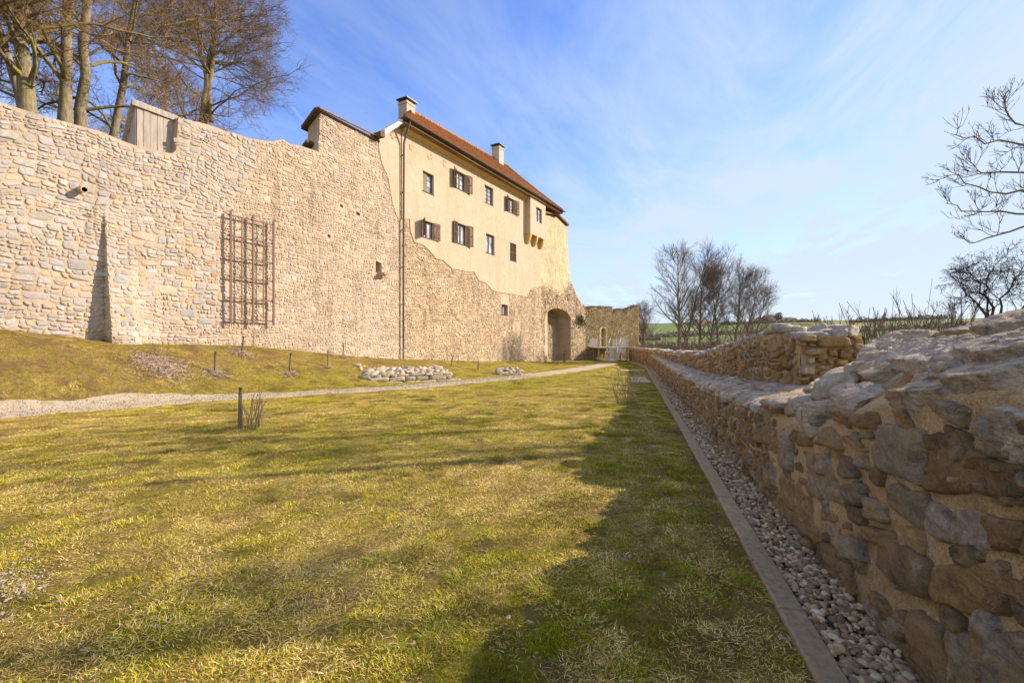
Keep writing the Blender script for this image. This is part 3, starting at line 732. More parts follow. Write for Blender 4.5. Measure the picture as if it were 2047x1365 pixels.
def rect(x0, y0, x1, y1, j=0):
    a, b = fsz(x0, y0), fsz(x1, y1); return [(a[0], b[1]), (b[0], b[1]-j), (b[0], a[1]), (a[0], a[1]+j)]
putlogs = [rect(680, 409, 686, 415, .05), rect(712, 424, 720, 431, .05), rect(655, 469, 661, 475, .04), rect(751, 524, 763, 546, .10)]
fw = empty('fortress_wall', (FX+DX*-8, FY+DY*-8, 1.4), 'tall rubble stone wall of grey and tan stones running from the left edge to the downpipe', 'wall')
acc = Acc()
slab(acc, [outl]+putlogs, lambda s, z, o: fac(s, z, o), 0, -.85, 0, (.5, .4, .26))
Q = cells(-27, fs_(620), 1.0, 10.5, .56, .86, .31, .08, 11, .15, 2.6)
c_ = Q.mean(1); bnd = fs_(455)+.9*vnoise(np.stack([c_[:, 1]*.6, c_[:, 0]*0, c_[:, 0]*0], -1), 3)-.25*(c_[:, 1]-6)*-1*.6
def okst(c_): 
    k = inside(outl, c_[:, 0], c_[:, 1]+.06) & (c_[:, 1] > zg(c_[:, 0])-.35)
    for p_ in putlogs:
        P = np.array(p_); k &= ~((np.abs(c_[:, 0]-P[:, 0].mean()) < np.ptp(P[:, 0])*.5+.10) & (np.abs(c_[:, 1]-P[:, 1].mean()) < np.ptp(P[:, 1])*.5+.07))
    return k
selL = (c_[:, 0] < bnd) & okst(c_)
gw = np.clip(.74+.35*fbm(xy0(c_[:, 0], c_[:, 1], .35), 3, 6)+.05*(c_[:, 1]-4), .1, .85)
stones(acc, Q[selL], leftmap, pick(selL.sum(), gw[selL], 0, .05, 5), -.012+.034, .033, 14, rough=.085, seed=21, mat=1)
Q = cells(fs_(300), 0, -.2, 13, .50, .62, .26, .08, 12, .15, 2.3)
c_ = Q.mean(1); bnd = fs_(455)+.9*vnoise(np.stack([c_[:, 1]*.6, c_[:, 0]*0, c_[:, 0]*0], -1), 3)-.25*(c_[:, 1]-6)*-1*.6
selM = (c_[:, 0] >= bnd) & okst(c_) & (c_[:, 0] < -.08) & ~((c_[:, 0] > fs_(762)) & (c_[:, 1] > fsz(770, 350)[1]+(c_[:, 0]*-.9)))
stones(acc, Q[selM], fac_ := (lambda s, z, o: fac(s, z, o)), pick(selM.sum(), .16, 0, .10, 8, 1.04), .035, .030, 11, rough=.075, seed=22, mat=1)
acc.build('masonry', [M['mortar'], M['stone']], fw, smooth=False)
# buttress wedge
acc = Acc(); gs = np.linspace(s_but0+.001, s_but1-.001, 30); gz = np.linspace(1.0, zbt, 36); A, B_ = np.meshgrid(gs, gz, indexing='ij')
acc.add(leftmap(A.ravel(), B_.ravel(), .004+.012*fbm(xy0(A.ravel(), B_.ravel(), 3.), 3, 5)), [grid_faces(30, 36)], 0)
zz = np.linspace(1.0, zbt, 30); oo = boff(zz*0+s_but0+.001, zz)
acc.add(np.concatenate([fac(zz*0+s_but0, zz, zz*0-.05), fac(zz*0+s_but0, zz, oo)]), [np.array([(i, i+1, 31+i, 30+i) for i in range(29)])], 0)
Q = cells(0, .9, 1.0, 6.4, .4, .5, .24, .02, 44, .08, 2.4); c_ = Q.mean(1)
k = (c_[:, 0]+.05 < np.interp(c_[:, 1], zz, oo)); stones(acc, Q[k], lambda x, z, o: fac(s_but0-o, z, x), pick(k.sum(), .4, 0, .05, 2), .04, .02, 12, seed=4, mat=1)
acc.build('buttress', [M['mortar'], M['stone']], fw)
# plaster remnant beside the downpipe, coping tiles, corbel, spout
acc = Acc()
pl = ragged(pxpoly([(757, 300), (764, 330), (775, 352), (783, 400), (790, 425), (797, 440)]), .2, .05, 8)+pxpoly([(799.5, 440), (799.5, 246), (757, 276)])
slab(acc, [pl], fac_, .035, -.02, 0); acc.build('plaster_patch', M['plaster'], fw)
def bx(ac, s0, s1, z0, z1, o0, o1, m_=0, c=None): ac.box((s0, o0, z0), (s1, o1, z1), m_, c, M=lambda v: fac(v[:, 0], v[:, 2], v[:, 1]))
def prism(ac, prof, s0, s1, m_=0, c=None, z_of=None):
    """profile [(o,z)] swept along the front"""
    n_ = len(prof); P = np.array(prof); zo = (lambda s: 0) if z_of is None else z_of
    V = np.concatenate([fac(np.full(n_, s0), P[:, 1]+zo(s0), P[:, 0]), fac(np.full(n_, s1), P[:, 1]+zo(s1), P[:, 0])])
    ac.add(V, [tuple(range(n_))[::-1], tuple(range(n_, 2*n_))]+[(i, (i+1) % n_, n_+(i+1) % n_, n_+i) for i in range(n_)], m_, c)
r = np.random.default_rng(2)
(sa_, za_), (sb_, zb_) = fsz(638, 220), fsz(757, 278); acc = Acc(); L_ = sb_-sa_
nT = int(L_/.19)
for i in range(nT):
    s0 = sa_-.12+i*L_/nT; zz_ = za_+(zb_-za_)*i/nT+.02
    prism(acc, [(.20, zz_-.03), (.20, zz_+.02), (-.05, zz_+.11), (-.05, zz_+.06)], s0, s0+L_/nT-.012, 0, np.array([.40, .16, .09])*r.uniform(.7, 1.2))
acc.build('coping_tiles', M['tile'], fw)
acc = Acc(); prism(acc, [(.12, za_-.06), (.12, za_-.02), (-.05, za_+.05), (-1.05, za_-.62), (-1.05, za_-.78)], sa_-.22, sb_, 0)
sc_, zc_ = fsz(626, 280); prism(acc, [(-.35, zc_-.05), (-.35, zc_+.08), (-1.2, zc_-.45), (-1.2, zc_-.6)], sc_-.1, sc_+.5, 0)
acc.build('pent_roof', M['wood_dk'], fw)
acc = Acc(); s_, z_ = fsz(757, 549); pr = [(-.1, z_-.10), (.42, z_-.02), (.46, z_+.08), (.20, z_+.14), (-.1, z_+.16)]
prism(acc, pr, s_-.02, s_+.22, 0); prism(acc, [(-.1, z_-.22), (.16, z_-.16), (.16, z_-.10), (-.1, z_-.10)], s_-.08, s_+.28, 0); acc.build('corbel_stone', M['corbel'], fw)
acc = Acc(); s_, z_ = fsz(160, 382)
P0 = fac(np.array([s_]*2), np.array([z_+.05, z_-.01]), np.array([-.05, .34])); acc.tube(P0, [.095, .10], 14, 0, cap=False); acc.tube(P0, [.070, .072], 14, 1, cap=False)
ring = []; 
for rad in (.10, .072):
    v_, _ = tubes(P0[None], np.array([[rad, rad]]), 14); ring.append(v_[14:])
acc.add(np.concatenate(ring), [np.array([(i, (i+1) % 14, 14+(i+1) % 14, 14+i) for i in range(14)])], 0)
acc.build('spout', [M['corbel'], M['dark']], fw, smooth=True)

# rusty trellis hung on the wall
s0, z0 = fsz(455, 422); zb = fsz(455, 648)[1]
tr = empty('trellis', tuple(fac(np.array([s0]), np.array([zb]), np.array([.1]))[0]), 'rusty brown steel climbing trellis with five uprights and six rails fixed on the stone wall', 'trellis')
sx = [fs_(x) for x in (455, 477.5, 499.5, 520.5, 540.5)]
for i, s_ in enumerate(sx):
    acc = Acc(); wd = .075 if i % 2 == 0 else .042; t_, b_ = (z0, zb) if i % 2 == 0 else (z0-.18, zb+.25)
    bx(acc, s_-wd/2, s_+wd/2, b_, t_, .20, .20+wd*.7); acc.build('upright', M['rust'], tr)
for y in (431, 472, 514, 553, 596, 639):
    z_ = fsz(455, y)[1]; acc = Acc(); bx(acc, sx[0]-.12, sx[-1]+.04, z_-.026, z_+.026, .165, .198); acc.build('rail', M['rust'], tr)

# wooden shed on the wall top
s0, zt_ = fsz(281, 209); s1, _ = fsz(360, 240); zb_ = fsz(290, 310)[1]-.4
sh = empty('wooden_shed', tuple(fac(np.array([s0]), np.array([zb_]), np.array([-.8]))[0]), 'small weathered grey plank shed standing on top of the stone wall', 'shed')
acc = Acc(); nb = 6; r = np.random.default_rng(8)
for i in range(nb):
    a, b = s0+(s1-s0)*i/nb, s0+(s1-s0)*(i+1)/nb; o_ = r.uniform(-.012, .012); bx(acc, a+.006, b-.006, zb_, zt_, -.30+o_, -.27+o_)
acc.build('plank_front', M['wood_gr'], sh)
acc = Acc(); H_ = zt_-zb_
for i in range(5):
    a, b = -1.35+i*.21, -1.35+(i+1)*.21-.008; h = zb_+H_*np.clip((b+1.4)/1.1, .1, 1); bx(acc, s0-.03, s0-.003, zb_, h, a, b)
acc.build('plank_side', M['wood_gr'], sh)
acc = Acc(); prism(acc, [(-.20, zt_-.02), (-.20, zt_+.16), (-.24, zt_+.20), (-1.5, zb_+.25), (-1.5, zb_+.15), (-.32, zt_+.06)], s0-.16, s1+.05); acc.build('roof', M['wood_gr'], sh)

# ------------------------------------------------------------------ castle house
hs = empty('castle_house', tuple(fac(np.array([10.]), np.array([0.]), np.array([0.]))[0]), 'yellow plastered castle house with red tiled hip roof and shuttered windows', 'house')
S1 = fs_(1080)
def zeave(s): return 14.62+.018*s
bnd_px = [(800, 439), (818, 438), (820, 463), (827, 482), (846, 491), (857, 500), (871, 517), (886, 522), (900, 533), (904, 537), (928, 542), (947, 544), (956, 560), (971, 566), (983, 580), (995, 584.5), (1022, 587.6), (1044, 592), (1051, 593.6), (1059, 578.5), (1069, 575), (1080, 573)]
bnd = ragged(pxpoly(bnd_px), .14, .075, 15); bnd[0] = (0, bnd[0][1]); bnd[-1] = (S1, bnd[-1][1])
wins = dict(U1=(844, 340.5, 866, 381), U2=(911, 340, 930.5, 375.5), U3=(968, 368.5, 985, 403.5), U4=(1015, 393.5, 1028, 422.5), L1=(844, 439, 866, 473), L2=(913.5, 445, 932, 486), L3=(970.5, 466, 987.5, 504.5), L4=(1018.5, 484.4, 1031, 519.5))
def wrect(x0, y0, x1, y1):
    s0, zt_ = fsz(x0, y0); zb_ = fsz(x0, y1)[1]; return s0, fs_(x1), zb_, zt_
holes = []
for k, v_ in wins.items():
    a, b, c, d = wrect(*v_); holes.append([(a, c), (b, c), (b, d), (a, d)])
acc = Acc(); outl_p = bnd+[(S1, zeave(S1)-.1), (0, zeave(0)-.1)]
slab(acc, [outl_p]+holes, fac_, .05, -.26, 0); acc.build('plaster_wall', M['plaster'], hs)
# body behind the front
acc = Acc(); bx(acc, 3.2, S1+3.0, -.5, 14.4, -9.0, -.62); bx(acc, .02, 3.2, -.5, 14.4, -3.0, -.62); acc.build('rear_walls', M['plaster'], hs)
# rubble base
a, b, c, d = wrect(1001.7, 608, 1014.7, 628.5); bw = [(a, c), (b, c), (b, d), (a, d)]
acc = Acc(); base = [(x, z+.07) for x, z in bnd]+[(S1, -1.2), (0, -.6)]
slab(acc, [base, bw], fac_, 0, -.6, 0)
Q = cells(0, S1, -.8, 12, .44, .55, .24, .09, 31, .18, 2.1); c_ = Q.mean(1)
k = inside(base, c_[:, 0], c_[:, 1]+.14) & (c_[:, 1] > zg(c_[:, 0])-.3) & (c_[:, 0] > .12) & (c_[:, 0] < S1-.05) & ~((c_[:, 0] > a-.22) & (c_[:, 0] < b+.22) & (c_[:, 1] > c-.18) & (c_[:, 1] < d+.8))
k &= fbm(xy0(c_[:, 0], c_[:, 1], .35), 3, 88) > -.42
stones(acc, Q[k], fac_, pick(k.sum(), .07, 0, .08, 14, 1.04), .03, .036, 10, rough=.085, seed=33, mat=1, tilt=.7)
acc.build('rubble_base', [M['mortar_dk'], M['stone_dk']], hs)
acc = Acc(); slab(acc, [[(a-.14, c-.12), (b+.14, c-.12), (b+.14, d+.75), (a-.14, d+.75)], bw], fac_, .03, -.02, 0); acc.build('window_surround', M['plaster'], hs)

def window(rc, name='window', bars=2, parent=None, o=-.14, curtain=True, shutters=(), o_sh=.06):
    a, b, c, d = rc; w_, h_ = b-a, d-c; ac = Acc(); t = .055
    bx(ac, a, b, c, c+t, o-.04, o+.02); bx(ac, a, b, d-t, d, o-.04, o+.02); bx(ac, a, a+t, c+t, d-t, o-.04, o+.02); bx(ac, b-t, b, c+t, d-t, o-.04, o+.02)
    if w_ > .5: bx(ac, (a+b)/2-.045, (a+b)/2+.045, c+t, d-t, o-.04, o+.03)
    for k in range(1, bars+1):
        z_ = c+h_*k/(bars+1); bx(ac, a+t, b-t, z_-.013, z_+.013, o-.03, o+.008)
    fo = ac.build(name, M['wood_dk'], parent)
    ac = Acc(); bx(ac, a+.01, b-.01, c+.01, d-.01, o-.036, o-.018); g_ = ac.build('pane', M['glass'], None); g_.parent = fo; g_.location = (0, 0, 0)
    ac = Acc(); bx(ac, a-.04, b+.04, c-.045, c-.002, -.1, .085)
    s_ = ac.build('sill', M['wood_dk'], None); s_.parent = fo; s_.location = (0, 0, 0)
    for (side, kind, ang, m_, lab) in shutters:
        ac = Acc(); ws = w_*.52 if kind != 'inner' else w_*.5; ca, sa = math.cos(R(ang)), math.sin(R(ang)); hx = a if side < 0 else b
        if kind == 'inner': oo_ = -.09
        else: oo_ = o_sh
        def Mp(v):
            x, t_, z_ = v[:, 0], v[:, 1], v[:, 2]; return fac(hx+side*(x*ca-t_*sa), z_, oo_+x*sa+t_*ca)
        def B(x0, x1, z0, z1, t0, t1): ac.box((x0, t0, z0), (x1, t1, z1), 0, None, M=Mp)
        z0, z1 = c-.02, d+.02
        if kind == 'louver' or kind == 'inner':
            e = .06
            for q_ in ((0, ws, z0, z0+e), (0, ws, z1-e, z1), (0, e, z0+e, z1-e), (ws-e, ws, z0+e, z1-e), (e, ws-e, (z0+z1)/2-.03, (z0+z1)/2+.03)): B(*q_, 0, .035)
            zz_ = z0+e
            if kind == 'inner': B(e, ws-e, z0+e, z1-e, .008, .022)
            else:
                while zz_ < z1-e-.03:
                    v0 = np.array([(x, t_, z_) for x in (e, ws-e) for (t_, z_) in ((.0, zz_+.045), (.006, zz_+.052), (.036, zz_+.008), (.030, zz_))]); 
                    ac.add(Mp(v0), [(0, 1, 2, 3), (7, 6, 5, 4), (0, 4, 5, 1), (1, 5, 6, 2), (2, 6, 7, 3), (3, 7, 4, 0)]); zz_ += .062
        else:
            for q_ in range(3): B(ws*q_/3+.003, ws*(q_+1)/3-.003, z0, z1, 0, .022)
            for zc in (z0+.16, z1-.20): B(.02, ws-.02, zc, zc+.10, .022, .045)
            n_ = 10
            v0 = np.array([(x, t_, z_) for (x, z_) in ((.04, z0+.26), (.14, z0+.26), (ws-.04, z1-.20), (ws-.14, z1-.20)) for t_ in (.022, .043)])
            ac.add(Mp(v0), [(1, 3, 5, 7), (0, 2, 4, 6), (0, 1, 3, 2), (2, 3, 5, 4), (4, 5, 7, 6), (6, 7, 1, 0)])
        so_ = ac.build('shutter', M[m_], None, label=lab); so_.parent = fo; so_.location = (0, 0, 0)
    return fo
def dw(k, *sh, **kw): return window(wrect(*wins[k]), parent=hs, shutters=sh, **kw)
dw('U1', (-1, 'inner2' if 0 else 'inner', 180, 'shut_gr', 'pale grey worn shutter half closed'), bars=2)
dw('U2', (-1, 'louver', 22, 'wood_dk', None), (1, 'louver', 12, 'wood_dk', None), bars=2)
dw('U3', bars=3)
dw('U4', (-1, 'louver', 20, 'wood_dk', None), (1, 'louver', 10, 'wood_dk', None), bars=3)
dw('L1', (-1, 'board', 52, 'wood_br', None), (1, 'board', 8, 'wood_br', None), bars=0)
dw('L2', (-1, 'louver', 8, 'wood_dk', None), (1, 'louver', 16, 'wood_dk', None), bars=0)
dw('L3', bars=0)
a_, b_, c__, d__ = wrect(*wins['L4'])
dw('L4', (-1, 'louver', 180, 'wood_dk', 'closed louvred shutter'), (1, 'louver', 180, 'wood_dk', 'closed louvred shutter'), bars=0, o_sh=-.02)
window((a, b, c, d), parent=hs, bars=0, o=-.22)
# bare brick marks high on the plaster
for i, (x, y, sp) in enumerate(((822, 296, 200), (858, 314, 290), (888, 328, 230), (785, 271, 300))):
    s_, z_ = fsz(x, y); ac = Acc(); r = np.random.default_rng(i)
    for k in range(7):
        t_ = R(-40+sp*k/6+90); cs, cz = s_+.19*math.cos(t_), z_+.19*math.sin(t_)
        if r.uniform() < .15: continue
        ac = Acc(); bx(ac, cs-.05, cs+.05, cz-.045, cz+.045, .03, .056+r.uniform(0, .012), 0); ac.build('bare_brick', M['brick'], hs)
# cornice, gutter, downpipe
acc = Acc(); prism(acc, [(.0, -.62), (.14, -.60), (.16, -.50), (.30, -.42), (.34, -.28), (.50, -.22), (.52, -.10), (.0, -.06)], .0, S1+.1, 0, None, lambda s: zeave(s)); acc.build('cornice', M['cornice'], hs)
acc = Acc(); prism(acc, [(.48, -.20), (.66, -.06), (.66, -.02), (.3, .05), (.3, -.16)], -.35, 23.3, 0, None, lambda s: zeave(s)); acc.build('eaves_board', M['wood_dk'], hs)
acc = Acc(); gs = np.linspace(-.5, 23.4, 30); th_ = np.linspace(np.pi, 2*np.pi, 7)
for rad, m_ in ((.085, 0), (.075, 0)):
    V = np.stack([fac(gs, zeave(gs)-.02+rad*math.sin(t), np.full_like(gs, .72+rad*math.cos(t))) for t in th_], 1); acc.add(V.reshape(-1, 3), [grid_faces(30, 7)], m_)
acc.build('gutter', M['metal_dk'], hs, smooth=True)
acc = Acc(); zt_ = zeave(0)-.08
P = fac(np.array([-.05, -.05, -.03, 0, 0, 0, 0]), np.array([zt_, zt_-.15, zt_-.9, zt_-1.25, 6., 1.5, .3]), np.array([.72, .70, .34, .20, .16, .16, .16])); acc.tube(P, .058, 10)
for z_ in (12.6, 10.4, 8.2, 6, 3.8, 1.9): acc.tube(fac(np.zeros(2), np.array([z_-.03, z_+.03]), np.full(2, .16)), .072, 10); bx(acc, -.02, .02, z_-.02, z_+.02, 0, .12)
acc.build('downpipe', M['metal_dk'], hs, smooth=True)
acc = Acc()                                             # white verge board at the left end of the eaves
sB, zB = fsz(757, 268); pa = fac(np.array([-.12, -.12, sB, sB]), np.array([zeave(0)+.12, zeave(0)-.18, zB-.16, zB+.14]), np.array([.42]*4)); pb_ = fac(np.array([-.12, -.12, sB, sB]), np.array([zeave(0)+.12, zeave(0)-.18, zB-.16, zB+.14]), np.array([-.1]*4))
acc.add(np.concatenate([pa, pb_]), [(0, 1, 2, 3), (7, 6, 5, 4), (0, 4, 5, 1), (1, 5, 6, 2), (2, 6, 7, 3), (3, 7, 4, 0)]); acc.build('verge_board', M['white'], hs)
acc = Acc(); pa = fac(np.array([sB+.02, sB+.02, sB-.32, sB-.30]), np.array([zB+.15, zB-.30, zB-.32, zB-.05]), np.array([.46]*4)); pb_ = pa-(fac(np.array([0.]), np.array([0.]), np.array([1.]))-fac(np.array([0.]), np.array([0.]), np.array([0.])))*.8
acc.add(np.concatenate([pa, pb_]), [(0, 1, 2, 3), (7, 6, 5, 4), (0, 4, 5, 1), (1, 5, 6, 2), (2, 6, 7, 3), (3, 7, 4, 0)]); acc.build('verge_end', M['wood_dk'], hs)
# tiled hip roof
def roof_plane(ac, A, B, D, C, tw=.19, cw=.20, seed=0):
    """A,B eave ends; D,C ridge ends (above B, A)"""
    A, B, C, D = map(np.array, (A, B, C, D)); r = np.random.default_rng(seed)
    slope = np.linalg.norm((C+D)/2-(A+B)/2); K = int(slope/cw); ed = (B-A)/np.linalg.norm(B-A)
    nrm = np.cross(B-A, C-A if np.linalg.norm(C-A) > .1 else D-A); nrm /= np.linalg.norm(nrm); nrm *= np.sign(nrm[2])
    sag = lambda t: -.35*t*(1-t)
    for k in range(K):
        t0, t1 = k/K, min(1, (k+1.12)/K)
        L0, R0, L1, R1 = A+(C-A)*t0, B+(D-B)*t0, A+(C-A)*t1, B+(D-B)*t1
        W0 = (R0-L0)@ed; n_ = max(1, int(W0/tw)); o_ = (k % 2)*.5
        x = np.clip((np.arange(n_+2)-o_)/n_, 0, 1); x0, x1 = x[:-1], x[1:]; k2 = x1-x0 > 1e-4; x0, x1 = x0[k2], x1[k2]; m_ = len(x0)
        gp_ = .006/max(W0, .5)
        j = r.uniform(-.008, .008, (m_, 1)); lift = nrm*(.030+j); l2 = nrm*.004
        p = [L0+(R0-L0)*(x0[:, None]+gp_)+lift, L0+(R0-L0)*(x1[:, None]-gp_)+lift, L1+(R1-L1)*(x1[:, None]-gp_)+l2, L1+(R1-L1)*(x0[:, None]+gp_)+l2]
        p += [p[0]-nrm*.022, p[1]-nrm*.022]
        V = np.stack(p, 1); V[..., 2] += sag((t0+t1)/2)
        b = (np.arange(m_)*6)[:, None]; c = np.array([.36, .135, .065])*r.uniform(.62, 1.25, (m_, 1))*(1+r.uniform(-.08, .08, (m_, 3)))
        ac.add(V.reshape(-1, 3), [np.concatenate([b+np.array([[0, 1, 2, 3]]), b+np.array([[4, 5, 1, 0]])])], 0, np.repeat(c, 6, 0))
def F3(s, z, o): return fac(np.array([s*1.]), np.array([z*1.]), np.array([o*1.]))[0]
eA, eB, eA2, eB2 = F3(-.45, zeave(0)+.02, .70), F3(22.9, zeave(23)+.02, .70), F3(3.3, zeave(0), -9.6), F3(22.9, zeave(23), -9.6)
rC, rD = F3(5.9, 19.0, -4.5), F3(20.2, 19.75, -4.5)
acc = Acc(); roof_plane(acc, eA, eB, rD, rC, seed=1); roof_plane(acc, eB, eB2, rD, rD, seed=2); roof_plane(acc, eA2, eA, rC, rC, seed=3); roof_plane(acc, eB2, eA2, rC, rD, .4, .5, seed=4)
V = np.stack([eA, eB, eB2, eA2, rC, rD])-np.array([0, 0, .40]); acc.add(V, [(0, 1, 5, 4), (1, 2, 5), (2, 3, 4, 5), (3, 0, 4), (0, 3, 2, 1)], 0, (.15, .08, .05))
rf = acc.build('roof', M['tile'], hs)
acc = Acc(); r = np.random.default_rng(4)
for P, Q_ in ((rC, rD), (eA, rC), (eB, rD), (eA2, rC), (eB2, rD)):
    n_ = int(np.linalg.norm(Q_-P)/.36)
    for k in range(n_):
        a0, a1 = P+(Q_-P)*k/n_, P+(Q_-P)*(k+1.1)/n_; tm = (k+.5)/n_; dz = np.array([0, 0, .01-(.35*tm*(1-tm) if P is not rC else 0)])
        acc.tube(np.stack([a0, a1])+dz, [.125, .105], 8, 0, np.array([.38, .14, .075])*r.uniform(.7, 1.2))
rt = acc.build('ridge_tiles', M['tile'], None); rt.parent = rf; rt.location = (0, 0, 0)
def chimney(s, o, wd, dp, z0, z1, cap=.12):
    ac = Acc(); bx(ac, s-wd/2, s+wd/2, z0, z1, o-dp/2, o+dp/2, 0); bx(ac, s-wd/2-.04, s+wd/2+.04, z1-.22, z1-.10, o-dp/2-.04, o+dp/2+.04, 0)
    ch = ac.build('chimney', M['chim'], None); ch.parent = rf; ch.location = (0, 0, 0)
    ac = Acc()
    for i in (-1, 1):
        for j in (-1, 1): bx(ac, s+i*(wd/2-.08)-.05, s+i*(wd/2-.08)+.05, z1, z1+.13, o+j*(dp/2-.08)-.05, o+j*(dp/2-.08)+.05, 0)
    bx(ac, s-wd/2-.13, s+wd/2+.13, z1+.13, z1+.13+cap*.55, o-dp/2-.13, o+dp/2+.13, 0); bx(ac, s-wd/2-.02, s+wd/2+.02, z1+.13+cap*.55, z1+.13+cap*.55+.07, o-dp/2-.02, o+dp/2+.02, 0)
    ac.build('chimney_cap', M['metal_dk'], hs)
chimney(5.0, -4.1, .90, .8, 17.2, 19.0); chimney(18.3, -4.3, .88, .85, 18.6, 20.75)
# projecting bay on corbels
ba, bb = fs_(1049.5), S1+.02; bz = fsz(1050, 468)[1]
w5 = wrect(1060, 414, 1072.5, 443.5); acc = Acc(); OB = .55
sh_ = lambda s, z, o: fac(s, z, o)
wa, wb, wc, wd_ = w5; wa, wb = ba+(bb-ba)*.36, ba+(bb-ba)*.74
slab(acc, [[(ba, bz), (bb, bz), (bb, zeave(bb)-.12), (ba, zeave(ba)-.12)], [(wa, wc), (wb, wc), (wb, wd_), (wa, wd_)]], fac_, OB, OB-.28, 0)
bx(acc, ba, ba+.22, bz, zeave(ba)-.14, .05, OB-.281); bx(acc, bb-.22, bb, bz, zeave(bb)-.14, .05, OB-.281); bx(acc, ba+.22, bb-.22, bz, bz+.2, .05, OB-.281)
by = acc.build('bay', M['plaster'], hs)
wo_ = window((wa, wb, wc, wd_), parent=None, bars=2, o=OB-.16); wo_.parent = by; wo_.location = (0, 0, 0)
for ch_ in list(wo_.children):
    if ch_.name.startswith('sill'): bpy.data.objects.remove(ch_)
for t_ in (.05, .47, .90):
    ac = Acc(); s_ = ba+(bb-ba)*t_; n_ = 8; prof = [(.05, bz-.005), (OB-.01, bz-.005)]+[(.05+(OB-.06)*math.cos(R(90*k/n_)), bz-.85*math.sin(R(90*k/n_))**1.2-.02) for k in range(n_+1)]
    prism(ac, prof, s_-.12, s_+.14); co = ac.build('corbel', M['cornice'], None); co.parent = by; co.location = (0, 0, 0)

# ------------------------------------------------------------------ tower at the right end with the arched niche
tw_ = empty('stair_tower', tuple(F3(23, -.4, 0)), 'peeling tan tower end with a big arched niche and sloping shoulder right of the house', 'tower')
S2 = fs_(1137); acc = Acc()
up = pxpoly([(1080.5, 430)]+[(1083, 428), (1113, 434.5), (1132, 453), (1139, 562)])+ragged(pxpoly([(1139, 566), (1124, 590), (1110, 588), (1100, 578), (1090, 582), (1081, 574)]), .2, .10, 5)
up[0] = (S1+.02, up[0][1]); up[-1] = (S1+.02, up[-1][1])
slab(acc, [up], fac_, .03, -.45, 0); acc.build('plaster_wall', M['tower'], tw_)
acc = Acc()
arc = []; xl, xr = fs_(1090), fs_(1141); zsp = fsz(1090, 640)[1]; zap = fsz(1112, 616)[1]; cxm, rx_ = (xl+xr)/2, (xr-xl)/2
for k in range(15):
    t_ = math.pi*(1-k/14); arc.append((cxm+rx_*math.cos(t_), zsp+(zap-zsp)*math.sin(t_)**.8))
lowp = [(S1, fsz(1080, 568)[1])]+ragged(pxpoly([(1081, 568), (1100, 570), (1120, 580), (1139, 560), (1143, 566), (1152, 588), (1162, 606), (1170, 622)]), .3, .06, 6)+[(fs_(1171), -1.6), (xr, -1.6)]+arc[::-1]+[(xl, -1.6), (S1, -1.6)]
slab(acc, [lowp], fac_, 0, -1.8, 0)
slab(acc, [[(xl-.3, -1.6), (xr+.3, -1.6), (xr+.3, zap+.4), (xl-.3, zap+.4)]], fac_, -1.6, -1.9, 0)
Q = cells(S1, fs_(1171), -1, 8.5, .5, .7, .30, .08, 51, .16, 2.2); c_ = Q.mean(1)
k = inside(lowp, c_[:, 0]-.1, c_[:, 1]+.05) & inside(lowp, c_[:, 0]+.1, c_[:, 1]+.05) & inside(lowp, c_[:, 0], c_[:, 1]-.12)
stones(acc, Q[k], fac_, pick(k.sum(), .12, 0, .10, 15, .85), .03, .055, 9, rough=.09, seed=34, mat=1, tilt=.8)
k = (c_[:, 0] > xl) & (c_[:, 0] < xr) & (c_[:, 1] < zap+.2); stones(acc, Q[k], lambda s, z, o: fac(s, z, o-1.6), pick(k.sum(), .1, 0, .1, 16, .95), .03, .07, 9, rough=.09, seed=35, mat=1)
Q = cells(-1.6, 0, -1, 7, .36, .42, .18, .05, 52, .16, 2.2); c_ = Q.mean(1); k = c_[:, 1] < zsp
stones(acc, Q[k], lambda x, z, o: fac(xr-o, z, x), pick(k.sum(), .1, 0, .1, 18, .95), .03, .03, 9, rough=.09, seed=36, mat=1)
acc.build('rubble_base', [M['mortar_dk'], M['stone_dk']], tw_)
acc = Acc(); r = np.random.default_rng(6)                # brick ring of the arch
for k in range(26):
    t_ = math.pi*(1-(k+.5)/26); x_, z_ = cxm+(rx_+.16)*math.cos(t_), zsp+(zap-zsp+.16)*math.sin(t_)**.8
    bx(acc, x_-.11, x_+.11, z_-.13, z_+.13, -.2, .02+r.uniform(0, .05), 0, np.array([.40, .24, .15])*r.uniform(.7, 1.1))
acc.build('arch_stones', M['stone_dk'], tw_)
acc = Acc()
for (x0, y0), (x1, y1) in (((1081, 426), (1113, 431.5)), ((1113, 431.5), (1133.5, 452))):
    (a, za), (b, zb) = fsz(x0, y0), fsz(x1, y1)
    V = np.concatenate([fac(np.array([a, b, b, a]), np.array([za, zb, zb+.16, za+.16]), np.full(4, o_)) for o_ in (.28, -1.4)]); acc.add(V, [(0, 1, 2, 3), (7, 6, 5, 4), (0, 4, 5, 1), (1, 5, 6, 2), (2, 6, 7, 3), (3, 7, 4, 0)], 0, (.20, .09, .06))
acc.build('coping_tiles', M['tile'], tw_)
acc = Acc(); bx(acc, S1+.3, S2-.3, zap+.5, 13.2, -5, -.47); bx(acc, S1+.3, S2-.3, -1, zap+.5, -5, -1.92); acc.build('rear_walls', M['tower'], tw_)

